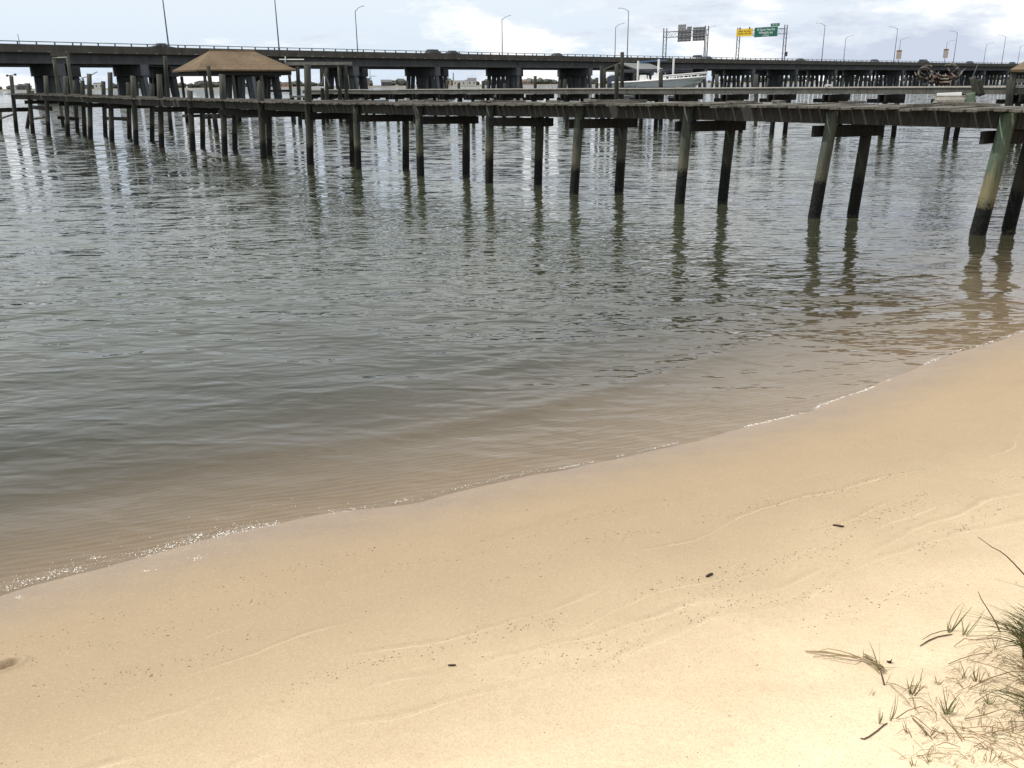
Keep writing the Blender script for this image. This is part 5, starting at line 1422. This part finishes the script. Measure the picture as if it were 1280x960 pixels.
# dry runners trailing over the sand: a tangle nobody could count
mb = MB()
runs = [[(1290, 905), (1262, 915), (1228, 923), (1195, 922), (1176, 918)], [(1290, 955), (1258, 940), (1232, 928), (1205, 914), (1190, 910)], [(1290, 972), (1256, 955), (1238, 942), (1215, 930), (1202, 924)],
        [(1205, 926), (1192, 912), (1184, 902), (1174, 892)], [(1202, 928), (1196, 918), (1187, 908), (1176, 896)], [(1180, 920), (1163, 917), (1145, 906), (1138, 896)], [(1165, 926), (1152, 914), (1140, 900)],
        [(1135, 875), (1150, 877), (1163, 884), (1170, 894)], [(1112, 857), (1120, 866), (1130, 878), (1137, 882)], [(1108, 855), (1118, 859), (1133, 864)], [(1120, 900), (1134, 896), (1150, 890), (1166, 892)],
        [(1192, 810), (1204, 806), (1220, 804), (1245, 800), (1280, 808)], [(1280, 795), (1248, 792), (1232, 800), (1210, 803)], [(1185, 832), (1200, 826), (1218, 824), (1240, 818)], [(1182, 849), (1194, 855), (1203, 861)],
        [(1205, 901), (1228, 897), (1252, 894), (1285, 896)], [(1280, 870), (1256, 866), (1238, 872), (1218, 880)], [(1290, 842), (1262, 846), (1238, 852), (1212, 862)], [(1285, 925), (1252, 920), (1230, 916), (1200, 913)],
        [(1290, 940), (1262, 934), (1240, 926), (1210, 916)], [(1145, 948), (1158, 946), (1172, 948), (1182, 945)], [(1146, 946), (1152, 952), (1160, 957)], [(1170, 934), (1180, 936), (1200, 936)]]
for pl in runs:
    P = [on_sand(x, y, 0.006 + 0.02 * rnd.random() * (0 < i < len(pl) - 1)) for i, (x, y) in enumerate(pl)]
    mb.cur = rnd.randrange(3); n = len(P); mb.tube(P, [0.0009 + 0.0007 * rnd.random() for i in range(n)], 5)
for i in range(260):
    mb.cur = rnd.randrange(3)
    x = 1120 + 175 * rnd.random() ** 0.62; y = rnd.uniform(815 if x > 1180 else 850, 955); an = rnd.uniform(0, 2 * math.pi); ln = rnd.uniform(8, 34)
    a = on_sand(x, y, 0.004); m_ = on_sand(x + ln * 0.5 * math.cos(an), y + ln * 0.3 * math.sin(an), rnd.uniform(0.006, 0.03)); b = on_sand(x + ln * math.cos(an), y + ln * 0.6 * math.sin(an), 0.004)
    blade_p = [a, a.lerp(m_, 0.55), m_, m_.lerp(b, 0.55), b]; mb.ribbon(blade_p, rnd.uniform(0.0011, 0.0024), Vector((rnd.uniform(-.6, .6), rnd.uniform(-.6, .6), 1)).normalized())
o = mb.build('dry_grass', [STRAW, GOLIVE, plain('brown dead grass', (0.16, 0.095, 0.05), 0.85, var=0.3, scale=25)]); tag(o, 'tangle of dry straw coloured grass stems lying over the sand', 'dry grass', kind='stuff')
# the big tuft at the right edge and a second lower one
def tuft(cpx, n, hgt, spread, label, mats, lean=(-0.35, -0.1)):
    c = ground(*cpx); g = empty('grass_tuft', c, label, 'grass tuft')
    for mi, mat in enumerate(mats):
        mb = MB()
        for i in range(n // len(mats)):
            r = spread * math.sqrt(rnd.random()) * 0.6; an = rnd.uniform(0, 2 * math.pi)
            b = Vector((c.x + r * math.cos(an), c.y + r * math.sin(an), 0)); b.z = sand_at(b.x, b.y) - 0.01
            Lb = hgt * rnd.uniform(0.45, 1.1); da = rnd.uniform(0, 2 * math.pi); out = rnd.uniform(0.1, 0.95)
            dv = Vector((math.cos(da) * out + lean[0], math.sin(da) * out + lean[1], 0))
            pts = []
            for k in range(8):
                t = k / 7; pts.append(b + dv * (Lb * t * t * 0.8) + Vector((0, 0, Lb * (t - 0.42 * t * t * min(1.4, out + 0.3)))))
            mb.ribbon(pts, rnd.uniform(0.0022, 0.0042), Vector((math.cos(da + 1.3), math.sin(da + 1.3), 0.2)))
        mb.build('blades', mat, g)
    return g
tuft((1316, 826), 700, 0.26, 0.14, 'dense dark green tuft of beach grass at the right edge of the sand', [GDARK, GGREEN, GOLIVE, GGREEN])
tuft((1338, 915), 220, 0.26, 0.15, 'looser green tuft of grass low at the right edge', [GGREEN, GOLIVE, GDARK], (-0.6, -0.1))
tuft((1318, 872), 110, 0.22, 0.12, 'sparse straw coloured tuft between the two green tufts', [STRAW, GOLIVE], (-0.6, 0))

# flecks of wrack left in lines by the waves
mb = MB(); noff = 0
cand = 0
while noff < 3600 and cand < 60000:
    cand += 1
    x = rnd.uniform(-2.6, 5.0); y = rnd.uniform(1.2, 8.0)
    noff += 1
    mb.cur = 0
    mb.v.append((x, y, 0))
P_ = np.array([v[:2] for v in mb.v]); S_arr = shore_s(P_)
Z_ = sand_z(P_[:, 0], P_[:, 1], S_arr)
mb = MB()
def fleck(mb, x, y, z, r):
    an = rnd.uniform(0, math.pi); e = rnd.uniform(1.0, 3.2); c, s = math.cos(an), math.sin(an)
    vs = []
    for (u, v, w) in ((-e, 0, 0), (0, -0.8, 0), (e, 0, 0), (0, 0.8, 0), (0, 0, 0.9)):
        vs.append((x + (u * c - v * s) * r, y + (u * s + v * c) * r, z + w * r + 0.0005))
    mb.add(vs, [(0, 1, 4), (1, 2, 4), (2, 3, 4), (3, 0, 4)])
for (x, y), s, z in zip(P_, S_arr, Z_):
    if s < 0.35: continue
    sw = s + 0.9 * mnoise.noise(Vector((x * 0.9, y * 0.9, 0))) * 0.5 + 0.06 * mnoise.noise(Vector((x * 5, y * 5, 1)))
    dline = min(abs(sw - q) for q in (0.8, 1.2, 1.55, 1.85, 2.35))
    gate = mnoise.noise(Vector((x * 0.8, y * 0.8, 7)))
    if dline < 0.10 and gate > -0.15: fleck(mb, x, y, z, rnd.uniform(0.0009, 0.0024))
    elif rnd.random() < 0.05: fleck(mb, x, y, z, rnd.uniform(0.0007, 0.0018))
# add clustered lines explicitly along the waves' last reach
for q, x0, x1, dens in ((0.62, -2.4, 0.2, 150), (0.85, -2.2, 1.0, 260), (1.2, -1.6, 2.2, 420), (1.62, -0.8, 3.0, 620), (1.82, 0.0, 3.2, 480), (1.95, 0.2, 3.4, 520), (2.2, 0.6, 3.2, 200)):
    for i in range(dens):
        x = rnd.uniform(x0, x1)
        lo, hi = 0.8, 9.0
        if mnoise.noise(Vector((x * 1.7, q * 9, 3))) < -0.12: continue
        tgt = q + 0.16 * mnoise.noise(Vector((x * 1.1, q * 7, 0))) + 0.05 * mnoise.noise(Vector((x * 5, q * 3, 0))) + rnd.gauss(0, 0.03)
        for _ in range(18):
            m_ = 0.5 * (lo + hi); 
            if s_at(x, m_) > tgt: lo = m_
            else: hi = m_
        fleck(mb, x, lo, sand_at(x, lo), rnd.uniform(0.0008, 0.0023) if rnd.random() < 0.95 else rnd.uniform(0.002, 0.0036))
o = mb.build('wrack_flecks', plain('dark wrack', (0.09, 0.06, 0.036), 0.9, var=0.4, scale=30)); tag(o, 'lines of tiny dark flecks of wrack left across the sand', 'wrack', kind='stuff')

# foam and bubbles along the water's edge, left beads modelled as sun glints
FOAM, fnt, fb = newmat('foam and glint white'); fb.inputs['Base Color'].default_value = (0.86, 0.84, 0.78, 1); fb.inputs['Roughness'].default_value = 0.25
fb.inputs['Specular IOR Level'].default_value = 0.6
mb = MB()
SHX = SHORE[len(left):len(left) + len(SH)]
acc = np.r_[0, np.cumsum(np.hypot(*np.diff(SHX, axis=0).T))]
def sh_pt(a):
    return Vector((np.interp(a, acc, SHX[:, 0]), np.interp(a, acc, SHX[:, 1]), 0))
def arc_of_px(px): return float(np.interp(px, [p[0] for p in shore_px], acc))
def dome(x, y, z, r, fl=0.6):
    n = 6; vs = []
    for k in range(n): vs.append((x + r * math.cos(k * 1.047), y + r * math.sin(k * 1.047), z - 0.001))
    for k in range(n): vs.append((x + 0.65 * r * math.cos(k * 1.047), y + 0.65 * r * math.sin(k * 1.047), z + r * fl * 0.75))
    vs.append((x, y, z + r * fl)); fs = [(k, (k + 1) % n, n + (k + 1) % n, n + k) for k in range(n)] + [(n + k, n + (k + 1) % n, 2 * n) for k in range(n)]
    mb.add(vs, fs)
def foam(px0, px1, count, c_off, spread, rmin, rmax, clump=0.0):
    a0, a1 = arc_of_px(px0), arc_of_px(px1)
    for i in range(count):
        a = rnd.uniform(a0, a1)
        if clump and mnoise.noise(Vector((a * 3.1, 0, 0))) + 0.5 * mnoise.noise(Vector((a * 11, 3, 0))) < clump: continue
        p = sh_pt(a); t = (sh_pt(a + 0.05) - sh_pt(a - 0.05)).normalized(); n = Vector((-t.y, t.x, 0))
        p = p + n * (c_off + rnd.gauss(0, spread))
        z = max(sand_at(p.x, p.y), 0.001)
        dome(p.x, p.y, z, rmin + (rmax - rmin) * rnd.random() ** 3)
foam(0, 420, 900, 0.030, 0.018, 0.0007, 0.0034, -0.12)
foam(0, 330, 500, 0.055, 0.035, 0.0006, 0.0028, 0.0)
foam(0, 640, 200, 0.16, 0.10, 0.0006, 0.0024, 0.0)
foam(250, 720, 500, 0.02, 0.012, 0.0008, 0.0032, -0.15)
foam(700, 870, 260, 0.01, 0.005, 0.001, 0.003, -0.1)
foam(930, 1116, 800, 0.004, 0.008, 0.0008, 0.0040, -0.22)
foam(1150, 1280, 260, 0.006, 0.010, 0.0010, 0.0050, 0.0)
foam(850, 1280, 120, 0.30, 0.22, 0.001, 0.004, 0.05)
def patch(px, py, n, rx, ry):
    c = ground(px, py)
    for i in range(n):
        x = c.x + rnd.gauss(0, rx); y = c.y + rnd.gauss(0, ry); dome(x, y, max(0, sand_at(x, y)), rnd.uniform(0.001, 0.004), 0.3)
patch(249, 697, 26, 0.03, 0.012); patch(26, 746, 16, 0.012, 0.008); patch(186, 713, 8, 0.02, 0.008); patch(121, 701, 16, 0.014, 0.008); patch(249, 671, 14, 0.014, 0.007)
o = mb.build('foam', FOAM, smooth=True); tag(o, 'thin broken line of white foam, bubbles and modelled sun glints along the waters edge', 'foam', kind='stuff')

# ------------------------------------------------------------------ light and sky
SUN_EL = R(62); SUN_AZ = Vector((-1, -0.02, 0)).normalized()
sdir = Vector((SUN_AZ.x * math.cos(SUN_EL), SUN_AZ.y * math.cos(SUN_EL), math.sin(SUN_EL)))
sd_ = bpy.data.lights.new('sun', 'SUN'); sd_.energy = 3.8; sd_.angle = R(0.6); sd_.color = (1.0, 0.955, 0.88)
so = bpy.data.objects.new('sun', sd_); COL.objects.link(so); so.rotation_euler = (-sdir).to_track_quat('-Z', 'Y').to_euler(); so.location = (-20, 0, 40)
w = bpy.data.worlds.new('World'); sc.world = w; w.use_nodes = True; nt = w.node_tree
bg = nt.nodes['Background']; outw = nt.nodes['World Output']
sky = N(nt, 'ShaderNodeTexSky'); sky.sky_type = 'NISHITA'; sky.sun_disc = False; sky.sun_elevation = SUN_EL
sky.sun_rotation = math.atan2(SUN_AZ.x, SUN_AZ.y); sky.air_density = 1.0; sky.dust_density = 0.5; sky.ozone_density = 1.0
tc = N(nt, 'ShaderNodeTexCoord').outputs['Generated']
sepw = N(nt, 'ShaderNodeSeparateXYZ'); L(nt, tc, sepw.inputs[0])
# thin bright veil low down, heaped clouds above it, denser and greyer towards the right
zc_ = math_n(nt, 'MAXIMUM', sepw.outputs[2], 0.0)
veil = ramp(nt, zc_, [(0.0, 0.88), (0.25, 0.88), (0.8, 0.6)]).outputs[0]
vcol = ramp(nt, zc_, [(0.0, (5.3, 6.3, 7.7)), (0.11, (6.9, 7.35, 7.8)), (0.26, (7.6, 7.7, 7.7)), (0.6, (6.2, 6.4, 6.5))]).outputs[0]
clear = mixc(nt, veil, sky.outputs[0], vcol)
dirv = mapping(nt, tc, (5.0, 5.0, 19.0), loc=(2.3, 0.7, 0.4))
cA = noise_n(nt, dirv, 1.0, 8, 0.62, 0.3)
cB = noise_n(nt, mapping(nt, tc, (1.6, 1.6, 5.0), loc=(0.2, 4.0, 1.0)), 1.0, 3, 0.5)
cov = math_n(nt, 'ADD', math_n(nt, 'ADD', math_n(nt, 'MULTIPLY', cA, 0.7), math_n(nt, 'MULTIPLY', cB, 0.3)), math_n(nt, 'ADD', math_n(nt, 'MULTIPLY', sepw.outputs[0], 0.16), ramp(nt, zc_, [(0.015, 0.055), (0.07, 0.0)]).outputs[0]))
cm = ramp(nt, cov, [(0.47, 0.0), (0.54, 1.0)]).outputs[0]
cC = noise_n(nt, mapping(nt, tc, (5.0, 5.0, 17.0), loc=(2.3, 0.7, 0.75)), 1.0, 7, 0.6)
shd = math_n(nt, 'ADD', math_n(nt, 'ADD', cC, math_n(nt, 'MULTIPLY', sepw.outputs[0], -0.16)), ramp(nt, zc_, [(0.10, 0.0), (0.30, 0.16)]).outputs[0])
cc_ = ramp(nt, shd, [(0.37, (4.7, 5.2, 6.2)), (0.45, (6.4, 6.8, 7.45)), (0.52, (9.0, 9.0, 9.0))]).outputs[0]
mixw = mixc(nt, math_n(nt, 'MULTIPLY', cm, 0.9), clear, cc_)
L(nt, mixw, bg.inputs['Color']); bg.inputs['Strength'].default_value = 0.13

# ------------------------------------------------------------------ render settings
sc.view_settings.view_transform = 'Standard'; sc.view_settings.look = 'None'; sc.view_settings.exposure = 0.0; sc.view_settings.gamma = 1.0
sc.view_settings.use_curve_mapping = False
sc.render.engine = 'CYCLES'
cy = sc.cycles
cy.max_bounces = 8; cy.diffuse_bounces = 3; cy.glossy_bounces = 3; cy.transmission_bounces = 4; cy.transparent_max_bounces = 12
cy.caustics_reflective = False; cy.caustics_refractive = False; cy.sample_clamp_indirect = 6.0
cy.use_denoising = True; cy.denoiser = 'OPENIMAGEDENOISE'; cy.denoising_input_passes = 'RGB_ALBEDO_NORMAL'; cy.denoising_prefilter = 'ACCURATE'
bpy.context.view_layer.update()
